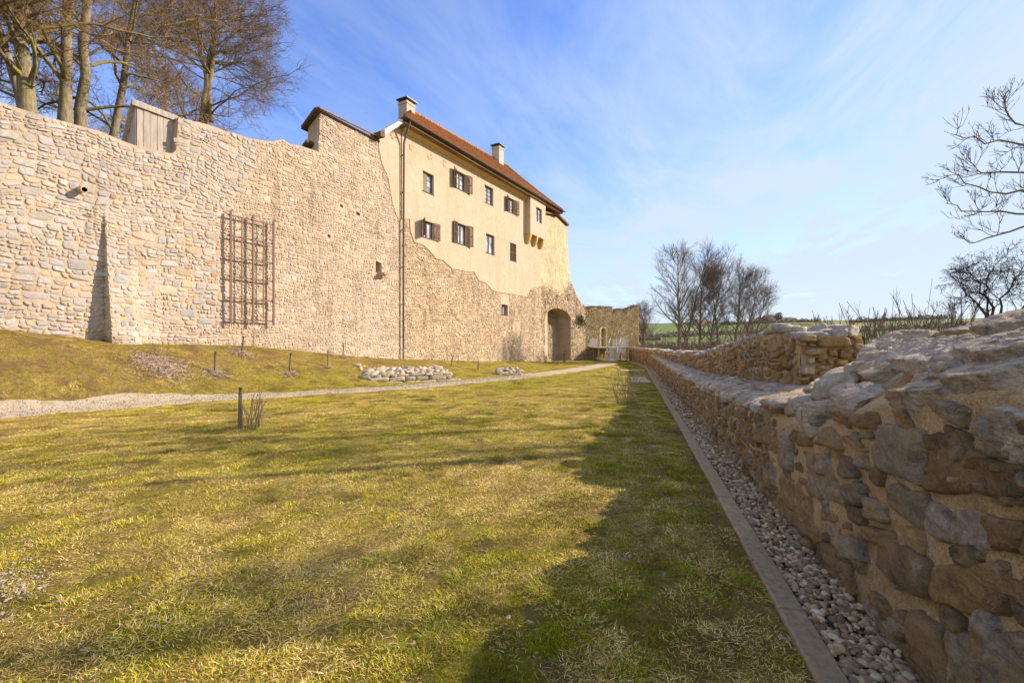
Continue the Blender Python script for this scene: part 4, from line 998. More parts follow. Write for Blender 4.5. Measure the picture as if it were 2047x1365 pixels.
# ------------------------------------------------------------------ ruined wall behind the stairs
def ru(t, z, o): return np.stack([8.8+.8*t+.6*o, 54.6+.6*t-.8*o, z+0*t], -1)
def rpx(x, y):
    u = (x-1023.5)/F; t = (8.8-u*54.6)/(u*.6-.8); return t, EYE+(682.5-y)/F*(54.6+.6*t)
rw = empty('ruined_wall', tuple(ru(np.array([5.]), np.array([-.5]), np.array([0.]))[0]), 'broken battlement wall with a narrow arched doorway and yellow lichen behind the steps', 'wall')
tp = ragged([rpx(*p_) for p_ in ((1166, 612), (1172, 618), (1180, 615), (1205, 615), (1224, 616), (1225, 625), (1231, 626), (1232, 621), (1243, 619), (1244, 624), (1252, 619), (1262, 617), (1264, 613), (1277, 613))], .25, .10, 4)
tE = tp[-1][0]; prw = tp+[(tE, -2), (tp[0][0], -2)]
dl, dr = rpx(1202, 0)[0], rpx(1211.5, 0)[0]; dz0, dz1 = rpx(1207, 694)[1], rpx(1207, 655)[1]
door = [(dl, dz0), (dr, dz0)]+[((dl+dr)/2+(dr-dl)/2*math.cos(R(180*k/8)), dz1-.35+.35*math.sin(R(180*k/8))) for k in range(9)]
acc = Acc(); slab(acc, [prw, door], ru, 0, -.9, 0)
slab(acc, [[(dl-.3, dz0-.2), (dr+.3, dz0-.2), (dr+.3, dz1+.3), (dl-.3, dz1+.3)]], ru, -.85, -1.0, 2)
V = ru(np.array([tE, tE, tE, tE]), np.array([-2, -2, 4.9, 4.9]), np.array([0, -6, -6, 0])); acc.add(V, [(0, 1, 2, 3)], 0)
Q = cells(tp[0][0], tE, -1.2, 7, .34, .40, .2, .08, 61, .16, 2.0); c_ = Q.mean(1)
k = inside(prw, c_[:, 0], c_[:, 1]-.02) & ~((c_[:, 0] > dl-.16) & (c_[:, 0] < dr+.16) & (c_[:, 1] > dz0) & (c_[:, 1] < dz1+.12))
stones(acc, Q[k], ru, pick(k.sum(), .25, 0, .1, 25, .95), .05, .10, 8, rough=.09, seed=37, mat=1, tilt=.8)
M['mortar_y'] = mat('lichen_mortar', b_mortar((.50, .40, .24), (.42, .33, .13)), .95); M['stone_y'] = mat('lichen_stone', b_stone(.55, warm=(.46, .37, .16)), .9)
acc.build('masonry', [M['mortar_y'], M['stone_y'], M['dark']], rw)
def brush(ac, P0, n_, hgt, spread, rad, r, kind='up', col=None):
    """little upright stems"""
    P0 = np.asarray(P0); k = 5; t = np.linspace(0, 1, k); dirs = r.normal(0, spread, (n_, 2)); H = hgt*r.uniform(.5, 1.1, n_)
    idx = r.integers(0, len(P0), n_); b = P0[idx]
    P = b[:, None]+np.stack([dirs[:, :1]*H[:, None]*t, dirs[:, 1:]*H[:, None]*t, H[:, None]*t*(1-.15*np.abs(dirs[:, :1]))], -1)
    P[:, 1:, :2] += r.normal(0, .03, (n_, k-1, 2))*H[:, None, None]
    v_, f_ = tubes(P, rad*(1-.75*t)[None]*r.uniform(.6, 1.2, (n_, 1)), 3); ac.add(v_, [f_], 0, col)
acc = Acc(); r = np.random.default_rng(66)
tt_ = r.uniform(tp[0][0], tE, 500); zz_ = np.interp(tt_, [p_[0] for p_ in tp], [p_[1] for p_ in tp]); P = ru(tt_, zz_-.08, r.uniform(-.8, .05, 500))
brush(acc, P, 2600, .38, .5, .018, r); acc.build('dry_growth', M['cane'], rw, kind='stuff')

# ------------------------------------------------------------------ boundary wall on the right
HL = np.array([[-4, 1.45], [2, 1.43], [2.7, 1.36], [3.05, 1.25], [3.5, 1.10], [3.9, .97], [4.5, .90], [6.5, .80], [10, .70], [20, .60], [34, .55]])
ZB = np.array([[-4, 1.66], [3, 1.63], [4.0, 1.50], [4.7, 1.42], [5.3, 1.22], [5.8, 1.02], [6.65, .98], [8, .90], [12, .72], [20, .62], [34, .57]])
P2 = np.array([[-4, 2.15], [4, 2.1], [6.65, 2.1], [12, 2.0], [20, 1.78], [33, 1.6], [60, 1.33]])
HT = np.array([[6.65, 1.66], [7.3, 1.74], [8, 1.70], [10, 1.55], [12.5, 1.34], [16, 1.16], [20, 1.08], [28, .98], [40, .90], [54, .84]])
hl = lambda a: np.interp(a, HL[:, 0], HL[:, 1]); zbk = lambda a: np.interp(a, ZB[:, 0], ZB[:, 1]); p2 = lambda a: np.interp(a, P2[:, 0], P2[:, 1]); htp = lambda a: np.interp(a, HT[:, 0], HT[:, 1])
PF = 1.33
bwall = empty('boundary_wall', tuple(wal(np.array([6.]), np.array([0.]), np.array([1.8]))[0]), 'low rubble wall with sandy mortar and a stone ledge along the right side of the lawn', 'wall')
def body(a0, a1, da, nfz, ntop):
    aa = np.arange(a0, a1+da/2, da); prof = []
    g0 = gline(aa)-.25
    H, B2, PP2 = hl(aa), zbk(aa), p2(aa)
    rows = []
    for t in np.linspace(0, 1, nfz): rows.append((PF+0*aa, g0+(H-.03-g0)*t))
    for t in np.linspace(.02, 1, ntop): rows.append((PF+.03+(PP2-PF-.03)*t, H+(B2-H)*(t**.85)))
    for t in np.linspace(.15, 1, 6): rows.append((PP2+(2.75-PP2)*t, B2-.03*t))
    for t in (.2, .5, 1): rows.append((2.8+.0*aa, B2*(1-t)-2*t))
    Pm = np.stack([r_[0] for r_ in rows], 1); Zm = np.stack([r_[1] for r_ in rows], 1); A = np.repeat(aa[:, None], len(rows), 1)
    q_ = np.stack([A*1.0, Pm, Zm], -1); n1_ = fbm(q_*2.2, 4, 71); n2_ = fbm(q_*9, 3, 72)
    dn = .035*n1_+.013*n2_+.009*fbm(q_*24, 3, 75)
    Pm = Pm-dn*(np.arange(len(rows)) < nfz); Zm = Zm+dn*1.4*(np.arange(len(rows)) >= nfz)
    return wal(A.ravel(), Zm.ravel(), Pm.ravel()), grid_faces(*A.shape)
acc = Acc(); v_, f_ = body(-3, 1.4, .05, 40, 20); acc.add(v_, [f_], 0); v_, f_ = body(1.4, 6.6, .018, 84, 48); acc.add(v_, [f_], 0, (.5, .38, .2))
v_, f_ = body(6.6, 16, .08, 18, 10); acc.add(v_, [f_], 0); v_, f_ = body(16, 34.2, .25, 8, 5); acc.add(v_, [f_], 0)
frontmap = lambda a, z, o: wal(a, z, PF-o)
def ipx(X, Y, p=PF):
    x, y = 1250+X/1.784, 600+Y/1.784; u = (x-1023.5)/F; z = p/(u*CW-SW); return z*(u*SW+CW), EYE+(682.5-y)/F*z
man = [((905, 600), (1070, 650), (1085, 480), (915, 450)), ((1078, 682), (1440, 700), (1440, 590), (1095, 490)), ((665, 690), (785, 722), (725, 560), (662, 530)), ((795, 735), (862, 728), (858, 668), (800, 650)),
 ((940, 720), (1085, 840), (1090, 690), (960, 662)), ((1095, 832), (1330, 885), (1290, 770), (1108, 722)), ((1330, 890), (1450, 905), (1450, 800), (1345, 780)), ((905, 950), (1100, 1080), (1095, 930), (920, 850)),
 ((1112, 1090), (1400, 1135), (1375, 950), (1115, 940)), ((1030, 1290), (1150, 1380), (1145, 1190), (1055, 1110)), ((1165, 1400), (1450, 1440), (1450, 1230), (1170, 1180)), ((605, 790), (688, 860), (690, 730), (622, 640)),
 ((688, 930), (760, 995), (762, 900), (712, 858)), ((710, 780), (778, 788), (770, 752), (712, 732)), ((868, 765), (945, 792), (930, 722), (872, 700)), ((770, 1042), (830, 1065), (822, 990), (770, 972)),
 ((556, 592), (602, 600), (605, 480), (568, 455)), ((500, 640), (545, 662), (542, 560), (490, 570)), ((555, 722), (600, 745), (602, 640), (562, 612)), ((625, 512), (672, 512), (672, 475), (628, 463)),
 ((720, 527), (782, 532), (768, 480), (728, 455)), ((790, 492), (872, 552), (852, 512), (800, 480)), ((750, 430), (808, 457), (806, 400), (758, 393)), ((815, 450), (900, 470), (893, 405), (818, 398)),
 ((1260, 470), (1450, 495), (1450, 400), (1268, 388)), ((1325, 722), (1450, 738), (1450, 705), (1330, 695)), ((528, 782), (572, 795), (572, 710), (528, 698)), ((858, 852), (975, 905), (955, 832), (880, 800)),
 ((765, 620), (832, 632), (822, 570), (765, 548)), ((860, 1105), (985, 1220), (960, 1135), (880, 1068)), ((775, 905), (860, 935), (852, 852), (782, 838)), ((420, 560), (482, 622), (472, 560), (430, 520)), ((640, 425), (692, 442), (690, 400), (640, 392)),
 ((1000, 1000), (1060, 1040), (1050, 1010), (1000, 985)), ((470, 420), (520, 440), (515, 385), (470, 375)), ((470, 500), (530, 520), (525, 450), (475, 440)), ((420, 500), (462, 515), (460, 400), (415, 395)), ((690, 610), (740, 625), (735, 560), (700, 545))]
QM = np.array([[ipx(*c) for c in q_] for q_ in man]); QM = QM.mean(1, keepdims=True)+(QM-QM.mean(1, keepdims=True))*1.17
r = np.random.default_rng(17)
def ncols(n_, seed, k=1.):
    r = np.random.default_rng(seed); pl_ = np.array([(.40, .245, .085), (.38, .30, .18), (.46, .30, .12), (.27, .175, .075), (.46, .385, .28), (.36, .215, .085)])
    return pl_[r.integers(0, len(pl_), n_)]*r.uniform(.60, 1.08, (n_, 1))*k
RN = ((1., -1.0), (.975, -.1), (.94, .45), (.86, .8), (.68, 1.0), (.5, 1.02), (.32, 1.0), (.15, 1.))
wob = lambda V: V
def nearmap(a, z, o):
    q_ = np.stack([a, z, o*0], -1); a2 = a+.012*vnoise(q_*14, 5)+.02*vnoise(q_*5, 6); z2 = z+.012*vnoise(q_*14, 7)+.02*vnoise(q_*5, 8)
    return wal(a2, z2, PF-o-.020*fbm(q_*2.2, 3, 71)-(o > 0)*(.013*fbm(q_*np.array([7, 22, 1]), 3, 9)))
stones(acc, QM, nearmap, ncols(len(QM), 3), -.03, .044, 40, RN, .022, 5, 1, .012, .45, exr=(6, 16))
Q = cells(-3, 1.85, -.1, 1.5, .34, .6, .26, .05, 71, .16, 2.2); c_ = Q.mean(1); k = c_[:, 1] < hl(c_[:, 0])-.08
stones(acc, Q[k], nearmap, ncols(k.sum(), 4), .07, .045, 24, RN, .06, 6, 1, .012, .35)
Q = cells(5.02, 34.2, -.6, 1.2, .42, .45, .27, .09, 73, .22, 1.3); c_ = Q.mean(1); k = (c_[:, 1] < hl(c_[:, 0])-.05) & (c_[:, 0] < 34) & (c_[:, 1] > gline(c_[:, 0])-.05)
kn = k & (c_[:, 0] < 10); kf = k & (c_[:, 0] >= 10)
stones(acc, Q[kn], nearmap, ncols(kn.sum(), 6), .028, .036, 20, RN, .06, 7, 1, .01, .35)
stones(acc, Q[kf], frontmap, ncols(kf.sum(), 8, 1.05), .04, .04, 9, rough=.08, seed=8, mat=1)
ax_ = r.uniform(1.5, 5.3, 900); zx_ = r.uniform(.0, 1.35, 900); keep = []   # small packing stones between the big ones
for a0_, z0_ in zip(ax_, zx_):
    if z0_ > hl(a0_)-.10: continue
    sz_ = r.uniform(.045, .12)
    dd_ = min(np.min(np.hypot(QM[:, :, 0]-a0_, QM[:, :, 1]-z0_)), 9)
    if any(inside(q_, np.array([a0_]), np.array([z0_]))[0] for q_ in QM) or dd_ < sz_*.75: continue
    if any(math.hypot(a0_-k_[0], z0_-k_[1]) < (sz_+k_[2])*.78 for k_ in keep): continue
    keep.append((a0_, z0_, sz_))
QK = np.array([[(a0_-w_*1.2, z0_-w_*.7), (a0_+w_*1.1, z0_-w_*.8), (a0_+w_*1.2, z0_+w_*.6), (a0_-w_, z0_+w_*.8)] for a0_, z0_, w_ in [(k_[0], k_[1], k_[2]*.62) for k_ in keep]])
QK += r.uniform(-.018, .018, QK.shape)
stones(acc, QK, nearmap, ncols(len(QK), 33), -.01, .040, 22, RN, .03, 15, 1, .01, .35)
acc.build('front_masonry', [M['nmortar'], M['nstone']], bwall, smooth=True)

# parapet behind the ledge
A0 = 6.65; acc = Acc()
def par(a0, a1, da, n_):
    aa = np.arange(a0, a1+da/2, da); H, B2, F2 = htp(aa), zbk(aa)-.1, p2(aa); bk = np.full_like(aa, 2.80); far = aa >= 34
    B2 = np.where(far, gline(aa)-.3, B2); F2 = np.where(far, PF, F2); bk = np.where(aa > 20, 2.8-np.clip((aa-20)/14, 0, 1)*.55, bk)
    rows = [(F2, B2+(H-B2)*t) for t in np.linspace(0, 1, n_)]+[(F2+(bk-F2)*t, H+.05*math.sin(math.pi*t)) for t in np.linspace(.1, 1, 6)]+[(bk, H*(1-t)-2*t) for t in (.3, 1)]
    Pm = np.stack([r_[0] for r_ in rows], 1); Zm = np.stack([r_[1] for r_ in rows], 1); A = np.repeat(aa[:, None], len(rows), 1)
    q_ = np.stack([A, Pm, Zm], -1); Pm = Pm-.03*fbm(q_*2.2, 4, 73); Zm = Zm+.03*fbm(q_*2.2, 4, 74)
    acc.add(wal(A.ravel(), Zm.ravel(), Pm.ravel()), [grid_faces(*A.shape)], 0)
par(A0, 12, .05, 24); par(12, 34, .2, 10); par(34, 54, .4, 7)
pp = np.linspace(2.1, 2.8, 24); zz = np.linspace(.8, 1.70, 28); P_, Z_ = np.meshgrid(pp, zz, indexing='ij'); q_ = np.stack([P_, Z_, P_*0], -1)
acc.add(wal((A0+.02-.05*np.sin((P_-2.1)/.7*np.pi)+.03*fbm(q_*3, 3, 5)).ravel(), (.8+(Z_-.8)*(1-.10*((P_-2.1)/.7)**2)).ravel(), P_.ravel()), [grid_faces(24, 28)], 0)
V = wal(np.full(4, 34.), np.array([-.6, -.6, .93, .93]), np.array([PF, 1.75, 1.75, PF])); acc.add(V, [(0, 1, 2, 3)], 0)
V = wal(np.full(4, 54.), np.array([-1., -1., .84, .84]), np.array([PF, 2.25, 2.25, PF])); acc.add(V, [(0, 1, 2, 3)], 0)
ru_par = lambda a, z, o: wal(a, z, np.where(a >= 34, PF, p2(a))-o)
Q = cells(A0+.02, 54, -.7, 1.9, .40, .40, .26, .10, 81, .24, 1.25); c_ = Q.mean(1)
k = (c_[:, 1] < htp(c_[:, 0])-.06) & (c_[:, 1] > np.where(c_[:, 0] < 34, zbk(c_[:, 0])+.04, gline(c_[:, 0])-.05)) & (c_[:, 0] > A0+.08)
kn = k & (c_[:, 0] < 14); kf = k & (c_[:, 0] >= 14)
stones(acc, Q[kn], ru_par, ncols(kn.sum(), 16, 1.1), .02, .04, 16, RN, .09, 17, 1, .01, .4)
stones(acc, Q[kf], ru_par, ncols(kf.sum(), 18, 1.1), .04, .045, 9, rough=.08, seed=18, mat=1)
Q = cells(2.06, 2.80, .95, 1.66, .20, .40, .19, .03, 83, .16, 2.4); c_ = Q.mean(1); k = (c_[:, 0] > 2.08) & (c_[:, 0] < 2.76)
stones(acc, Q[k], lambda p, z, o: wal(A0-.06-o, z, p), ncols(k.sum(), 19, 1.15), .025, .08, 20, RN, .07, 19, 1, .012, .4)
acc.build('parapet', [M['nmortar'], M['nstone']], bwall, smooth=True)

def rock(ac, c, L, Wd, T, yaw=0., tilt=0., roll=0., seed=0, sub=4, col=(.3, .3, .3), nf=9, m_=0, sharp=.86):
    """faceted slab: a ball cut by random planes, then roughened"""
    r = np.random.default_rng(seed); v, f = ICO[sub]
    nr = r.normal(0, 1, (nf, 3)); nr[:, 2] *= .35; nr /= np.linalg.norm(nr, axis=1, keepdims=True); nr = np.concatenate([nr, [[0, .03, 1], [0, 0, -1], [.12, -.1, .99]]]); nr /= np.linalg.norm(nr, axis=1, keepdims=True)
    d_ = np.concatenate([r.uniform(.66, .95, nf), [.55, .6, .62]])
    dots = v@nr.T; rad = np.where(dots > .05, d_/np.maximum(dots, .05), 9).min(1); rad = np.minimum(rad, 1.15)
    P = v*rad[:, None]; P = P/np.array([1, 1, .58])
    P = P*np.array([L, Wd, T])/2
    q_ = P*3+seed*3.1; lam = fbm(P*np.array([3, 3, 28])+seed, 3, seed)
    P = P*(1+.04*fbm(q_, 3, seed)[:, None]+.035*lam[:, None]*np.array([1, 1, .3]))+v*.026*fbm(P*15+seed, 4, seed+1, .7)[:, None]
    Rm = rotm(0, 0, math.pi/2-THW+yaw)@rotm(tilt, roll, 0)
    P = P@Rm.T+np.array(c); ac.add(P, [f], m_, col)
def W3(a, z, p): return wal(np.array([a*1.]), np.array([z*1.]), np.array([p*1.]))[0]
# big capping slabs of the near end: (a, p, z, length along wall, width across, thickness, slope, yaw, roll)
CAPS = [(2.62, 1.50, 1.31, .78, .46, .24, 14, 6, 5), (3.35, 1.80, 1.49, .92, .48, .20, 26, -8, -4), (2.38, 1.70, 1.56, .95, .56, .20, 24, 10, 8), (4.25, 2.02, 1.50, .50, .95, .15, 26, 30, -6),
        (4.95, 2.45, 1.50, .52, .85, .20, 18, 34, -8), (4.15, 2.50, 1.66, .9, .50, .13, 8, 0, 0), (3.15, 2.18, 1.68, .80, .60, .18, 20, 14, 4), (4.12, 1.56, 1.21, .34, .42, .18, 24, 25, -10), (3.62, 1.46, 1.19, .46, .34, .17, 20, 8, -8),
        (2.95, 1.60, 1.36, .3, .25, .14, 20, 30, 5), (2.42, 1.50, 1.43, .66, .42, .17, 20, -6, 4), (2.02, 1.40, 1.27, .50, .26, .20, 6, 4, 0), (2.78, 1.60, 1.45, .42, .34, .14, 22, -15, 6), (1.55, 1.70, 1.54, .9, .6, .2, 22, -10, 4), (.7, 1.7, 1.50, .8, .6, .2, 20, 12, -4), (-.2, 1.75, 1.50, .9, .6, .2, 20, -6, 4), (-1.2, 1.75, 1.5, .9, .6, .2, 20, 6, 0), (2.1, 2.35, 1.62, .9, .6, .17, 14, -8, 3), (1.0, 2.35, 1.7, .9, .6, .17, 14, 8, -3), (0, 2.4, 1.7, .9, .6, .17, 14, -8, 3), (-1.3, 2.4, 1.7, 1.1, .6, .17, 14, -8, 3),
        (3.95, 1.40, 1.02, .26, .28, .26, 10, 20, 0), (4.32, 1.44, .98, .34, .30, .16, 14, 10, 4), (4.7, 1.50, .98, .34, .34, .12, 12, -12, -4), (5.35, 2.0, 1.14, .5, .7, .12, 20, 40, -6), (5.7, 2.5, 1.14, .5, .5, .16, 14, 30, -10), (3.0, 2.68, 1.68, .8, .3, .2, -6, 4, 0), (4.75, 1.95, 1.28, .36, .5, .14, 20, 28, -4)]
r = np.random.default_rng(23)
for i, (a, p, z, L, Wd, T, sl_, yw, rl) in enumerate(CAPS):
    ac = Acc(); rock(ac, W3(a, z, p), L, Wd, T, R(yw), -R(sl_)*-1 if 0 else R(-sl_), R(rl), 40+i, 5, np.array([.60, .50, .365])*r.uniform(.8, 1.15), 15)
    ac.build('cap_stone', M['nstone'], bwall, smooth=False)
# pitched flagstones on the ledge
acc = Acc(); a = 4.55; r = np.random.default_rng(29); i = 0
while a < 34:
    h0, h1 = hl(a), zbk(a); F2 = p2(a)-.02; wdt = F2-PF+.10; sub = 3 if a < 12 else 2; st = r.uniform(.10, .17)*(1 if a < 12 else 1.7)
    nseg = 2 if wdt > .45 else 1
    for q_ in range(nseg):
        p = PF-.03+wdt*(q_+.5)/nseg+r.uniform(-.04, .04); t = (p-PF)/max(F2-PF, .1)
        rock(acc, W3(a+r.uniform(-.05, .05)-.12*q_, h0+(h1-h0)*t+.012+r.uniform(-.01, .015), p), r.uniform(.16, .32)*(1 if a < 12 else 1.4), wdt/nseg*r.uniform(1.0, 1.35), r.uniform(.06, .10), R(r.uniform(14, 40)), R(-8-r.uniform(0, 8)), R(-r.uniform(8, 24)), 500+i, sub, np.array([.56, .47, .36])*r.uniform(.7, 1.25), 7); i += 1
    a += st
acc.build('ledge_stones', M['nstone'], bwall, smooth=True)
acc = Acc(); a = A0+.05; i = 0
while a < 54:
    F2, bk = (p2(a) if a < 34 else PF), 2.8-np.clip((a-20)/14, 0, 1)*.55; n_ = 3 if a < 14 else 2; L = r.uniform(.25, .5)*(1 if a < 14 else 1.4)
    for q_ in range(n_):
        p = F2-.02+(bk-F2)*(q_+.5)/n_+r.uniform(-.04, .04)
        rock(acc, W3(a+r.uniform(-.1, .1), htp(a)+.02+r.uniform(-.02, .035), p), L*r.uniform(.7, 1.2), (bk-F2)/n_*r.uniform(.9, 1.3), r.uniform(.06, .15), R(r.uniform(-50, 50)), R(r.uniform(-14, 14)), R(r.uniform(-14, 14)), 900+i, 3 if a < 16 else 2, np.array([.46, .43, .38])*r.uniform(.8, 1.2), 7); i += 1
    a += L*.85
acc.build('parapet_caps', M['nstone'], bwall, smooth=True)

# ------------------------------------------------------------------ two dry stone terraces in the bank
def drystone(x0, x1, yb, yt, name, label, seed, rows=3):
    (ax, ay, _), (bx_, by_, _) = hit(x0, yb), hit(x1, yb); A, B = np.array([ax, ay]), np.array([bx_, by_]); D = B-A; Ln = np.linalg.norm(D); D /= Ln; Nn = np.array([-D[1], D[0]])
    root = empty(name, (ax, ay, float(ground(ax, ay))), label, 'wall'); ac = Acc(); r = np.random.default_rng(seed); H = abs(yb-yt)/F*ay
    base = min(float(ground(ax, ay)), float(ground(bx_, by_)))-.06; z = base
    for k in range(rows):
        h = H*.155*r.uniform(.75, 1.2)*(1.25 if k == 1 else 1); x = r.uniform(-.1, .1)+.10*k; back = .10*k
        while x < Ln-.06*k:
            L = r.uniform(.22, .85); c = A+D*(x+L/2)+Nn*(back+.13+r.uniform(-.05, .05)); ac2 = np.array([c[0], c[1], z+h/2])
            v, f = ICO[3]; P = np.sign(v)*np.abs(v)**.33; P = P/np.abs(P).max(0)*np.array([L*.98, .34, h*.97])/2*(1+.13*fbm(v*2+x, 2, seed)[:, None]+.04*fbm(v*6+x, 2, seed)[:, None])
            an = math.atan2(D[1], D[0])+r.uniform(-.05, .05); P = P@rotm(r.uniform(-.08, .08), r.uniform(-.07, .07), an).T+ac2
            ac.add(P, [f], 0, np.array([.42, .345, .24])*r.uniform(.7, 1.2)*np.array([1, 1, r.uniform(.85, 1.1)])); x += L
        z += h
    for k in range(int(Ln*44)):                          # rubble laid on the slope above
        t = r.uniform(-.05, 1.02)*Ln; b = r.uniform(.1, 2.0); c = A+D*t+Nn*(b+.15); zz = max(float(ground(*c)), z-.12+b*.12)+r.uniform(-.02, .06)
        v, f = ICO[2]; P = np.sign(v)*np.abs(v)**.5*np.array([r.uniform(.2, .42), r.uniform(.16, .3), r.uniform(.12, .22)])/2*(1+.15*fbm(v*1.7+k, 2, seed)[:, None])
        ac.add(P@rotm(r.uniform(-.4, .4), r.uniform(-.4, .4), r.uniform(0, 3)).T+np.array([c[0], c[1], zz]), [f], 0, np.array([.40, .33, .24])*r.uniform(.65, 1.25))
    ac.build('stonework', M['stone'], root, smooth=True)
drystone(735, 900, 762, 722, 'dry_stone_wall', 'larger pale dry stone retaining wall with rubble on top, beside the path', 5)
drystone(998, 1042, 750, 733, 'dry_stone_wall', 'smaller pale dry stone retaining wall set in the bank before the arch', 6, 2)

# ------------------------------------------------------------------ stakes, shrubs, mulch
def mulch(x, y, rad, n_=260, stuff=True):
    X0, Y0, _ = hit(x, y); r = np.random.default_rng(int(x*7+y)); an = r.uniform(0, 6.28, n_); rd = rad*np.abs(r.normal(0, .5, n_)); px_, py_ = X0+rd*np.cos(an), Y0+rd*np.sin(an)
    P = np.stack([px_, py_, ground(px_, py_)+.02+.05*np.exp(-(rd/rad*2)**2)], 1); L = r.uniform(.02, .06, n_); d = r.normal(0, 1, (n_, 3)); d[:, 2] *= .25; d /= np.linalg.norm(d, axis=1, keepdims=True)
    pts_ = np.stack([P-d*L[:, None], P+d*L[:, None]], 1); v_, f_ = tubes(pts_, np.full((n_, 2), .008), 3); return v_, f_
accm = Acc()
for x, y, rd, n_ in ((330, 738, 1.0, 1500), (298, 722, .7, 700), (430, 748, .5, 300), (485, 708, .55, 450), (580, 748, .4, 260), (655, 737, .3, 90), (690, 716, .45, 200), (735, 716, .4, 100), (745, 742, .8, 300)):
    v_, f_ = mulch(x, y, rd, n_); accm.add(v_, [f_], 0, (.3, .2, .14))
accm.build('wood_chips', M['mulch'], kind='stuff', label='scattered bark chips round the stakes on the bank', cat='mulch')
def stake(x, yt, yb, rad, label, lean=0., tape=False, group='wooden stakes planted in the grass bank'):
    X0, Y0, Z0 = hit(x, yb); H = (yb-yt)/F*Y0; o = empty('wooden_stake', (X0, Y0, Z0), label, 'stake', group if group else None); ac = Acc(); k = np.linspace(-.15, 1, 6)
    P = np.stack([X0+lean*k*H, Y0+0*k, Z0+H*k], 1); ac.tube(P, rad*np.array([1, 1, .97, .96, .93, .88]), 9); ac.build('post', M['wood_post'], o, smooth=True); return X0, Y0, Z0, H
stake(430, 703, 745, .038, 'grey stake on the bank right of the big pile of bark chips', .02)
stake(484, 673, 703, .034, 'stake standing at the wall foot directly under the rusty trellis', .10)
stake(579, 706, 746, .036, 'stake on the bank below and right of the trellis, nearest to the path', .06)
stake(655, 700, 733, .026, 'dark thin stake between the path-side stake and the wall', .03)
stake(685, 687, 713, .026, 'thin stake by the wall foot with brown soil round it', .09)
stake(733, 690, 713, .024, 'thin stake right beside the top of the larger dry stone wall, left of the downpipe', .02)
stake(902, 713, 733, .030, 'leaning stake in the bank right of the larger dry stone wall', .13)
stake(915.5, 710, 727, .026, 'upright stake close to the house foot behind the leaning stake', .02)
stake(956, 721, 739, .034, 'short stake standing just left of the smaller dry stone wall', 0)
X0, Y0, Z0, H = stake(479.5, 774, 857, .034, 'weathered post with a shrub growing beside it, alone in the front lawn', .015, group=None)
def shrub(name, X0, Y0, Z0, n_, H, spread, rad, label, cat='shrub', seed=0, m_='cane', sub=3, group=None, forks=True, base=.06, hmin=.55, tw=.30):
    r = np.random.default_rng(seed); root = empty(name, (X0, Y0, Z0), label, cat, group); k = 7; t = np.linspace(0, 1, k); ac = Acc()
    d = r.normal(0, spread, (n_, 2)); Hs = H*r.uniform(hmin, 1.0, n_); b = np.stack([X0+r.normal(0, base, n_), Y0+r.normal(0, base, n_), np.full(n_, Z0-.05)], 1)
    P = b[:, None]+np.stack([d[:, :1]*Hs[:, None]*t**.9, d[:, 1:]*Hs[:, None]*t**.9, Hs[:, None]*t*(1-.2*np.hypot(*d.T)[:, None])], -1)
    P[:, 1:] += np.cumsum(r.normal(0, .026, (n_, k-1, 3)), 1)*Hs[:, None, None]
    rad0 = rad*r.uniform(.6, 1.2, (n_, 1))*(1-.6*t)[None]; v_, f_ = tubes(P, rad0, 5); ac.add(v_, [f_]); ac.build('stems', M[m_], root, smooth=True)
    ac = Acc(); Pp, Rp = P, rad0; L = H*tw
    for lv in range(2 if forks else 1):
        m2 = len(Pp)*sub; ii = np.repeat(np.arange(len(Pp)), sub); tq = r.uniform(.3, .95, m2)*(k-1); i0 = tq.astype(int); fr = (tq-i0)[:, None]
        b = Pp[ii, i0]*(1-fr)+Pp[ii, i0+1]*fr; tg = Pp[ii, i0+1]-Pp[ii, i0]; tg /= np.linalg.norm(tg, axis=1, keepdims=True)+1e-9
        dr = tg+r.normal(0, .42, (m2, 3)); dr[:, 2] += .25; dr /= np.linalg.norm(dr, axis=1, keepdims=True); Ls = L*r.uniform(.4, 1.1, m2)*(1.05-tq/(k-1)*.55)
        C = b[:, None]+dr[:, None]*Ls[:, None, None]*t[None, :, None]; C[:, 1:] += np.cumsum(r.normal(0, .03, (m2, k-1, 3)), 1)*Ls[:, None, None]; C[..., 2] += .12*Ls[:, None]*t**2
        rc = (Rp[ii, i0]*.6)[:, None]*(1-.7*t)[None]; v_, f_ = tubes(C, np.maximum(rc, rad*.24), 3); ac.add(v_, [f_]); Pp, Rp, L = C, rc, L*.6
    ac.build('twigs', M[m_], root, smooth=True); return root
shrub('young_shrub', X0+.22, Y0+.05, Z0, 14, 1.15*H, .26, .013, 'bare young shrub of thin upright canes beside the lone post in the lawn', 'shrub', 3, base=.07, sub=2, forks=False)
sx_, sy_, sz_ = hit(1254, 808); shrub('bare_shrub', sx_, sy_, sz_, 26, 1.15, .20, .010, 'pale bare shrub of many upright canes at the edge of the wall shadow', 'shrub', 4, base=.13, sub=2)
sx_, sy_, sz_ = hit(318, 712); shrub('bare_shrub', sx_, sy_, sz_, 16, .8, .45, .007, 'low tangled bare shrub by the big pile of bark chips on the bank', 'shrub', 5, m_='twig_l')
for i, (x, y, h_, n_, lb) in enumerate(((456, 690, 1.2, 6, 'thin climbing plant under the left side of the trellis'), (507, 694, 1.1, 7, 'thin climbing plant under the right side of the trellis'), (735, 712, .6, 5, 'sprig beside the stake near the larger dry stone wall'),
     (1090, 724, .8, 14, 'brown twiggy plant at the left foot of the arched niche'), (1128, 724, 1.6, 20, 'dense twiggy shrub standing inside the arched niche'))):
    q_ = hit(x, y); shrub('wall_plant', *q_, n_, h_, .20, .007 if i < 3 else .016, lb, 'shrub', 30+i, m_='twig_l', sub=3)
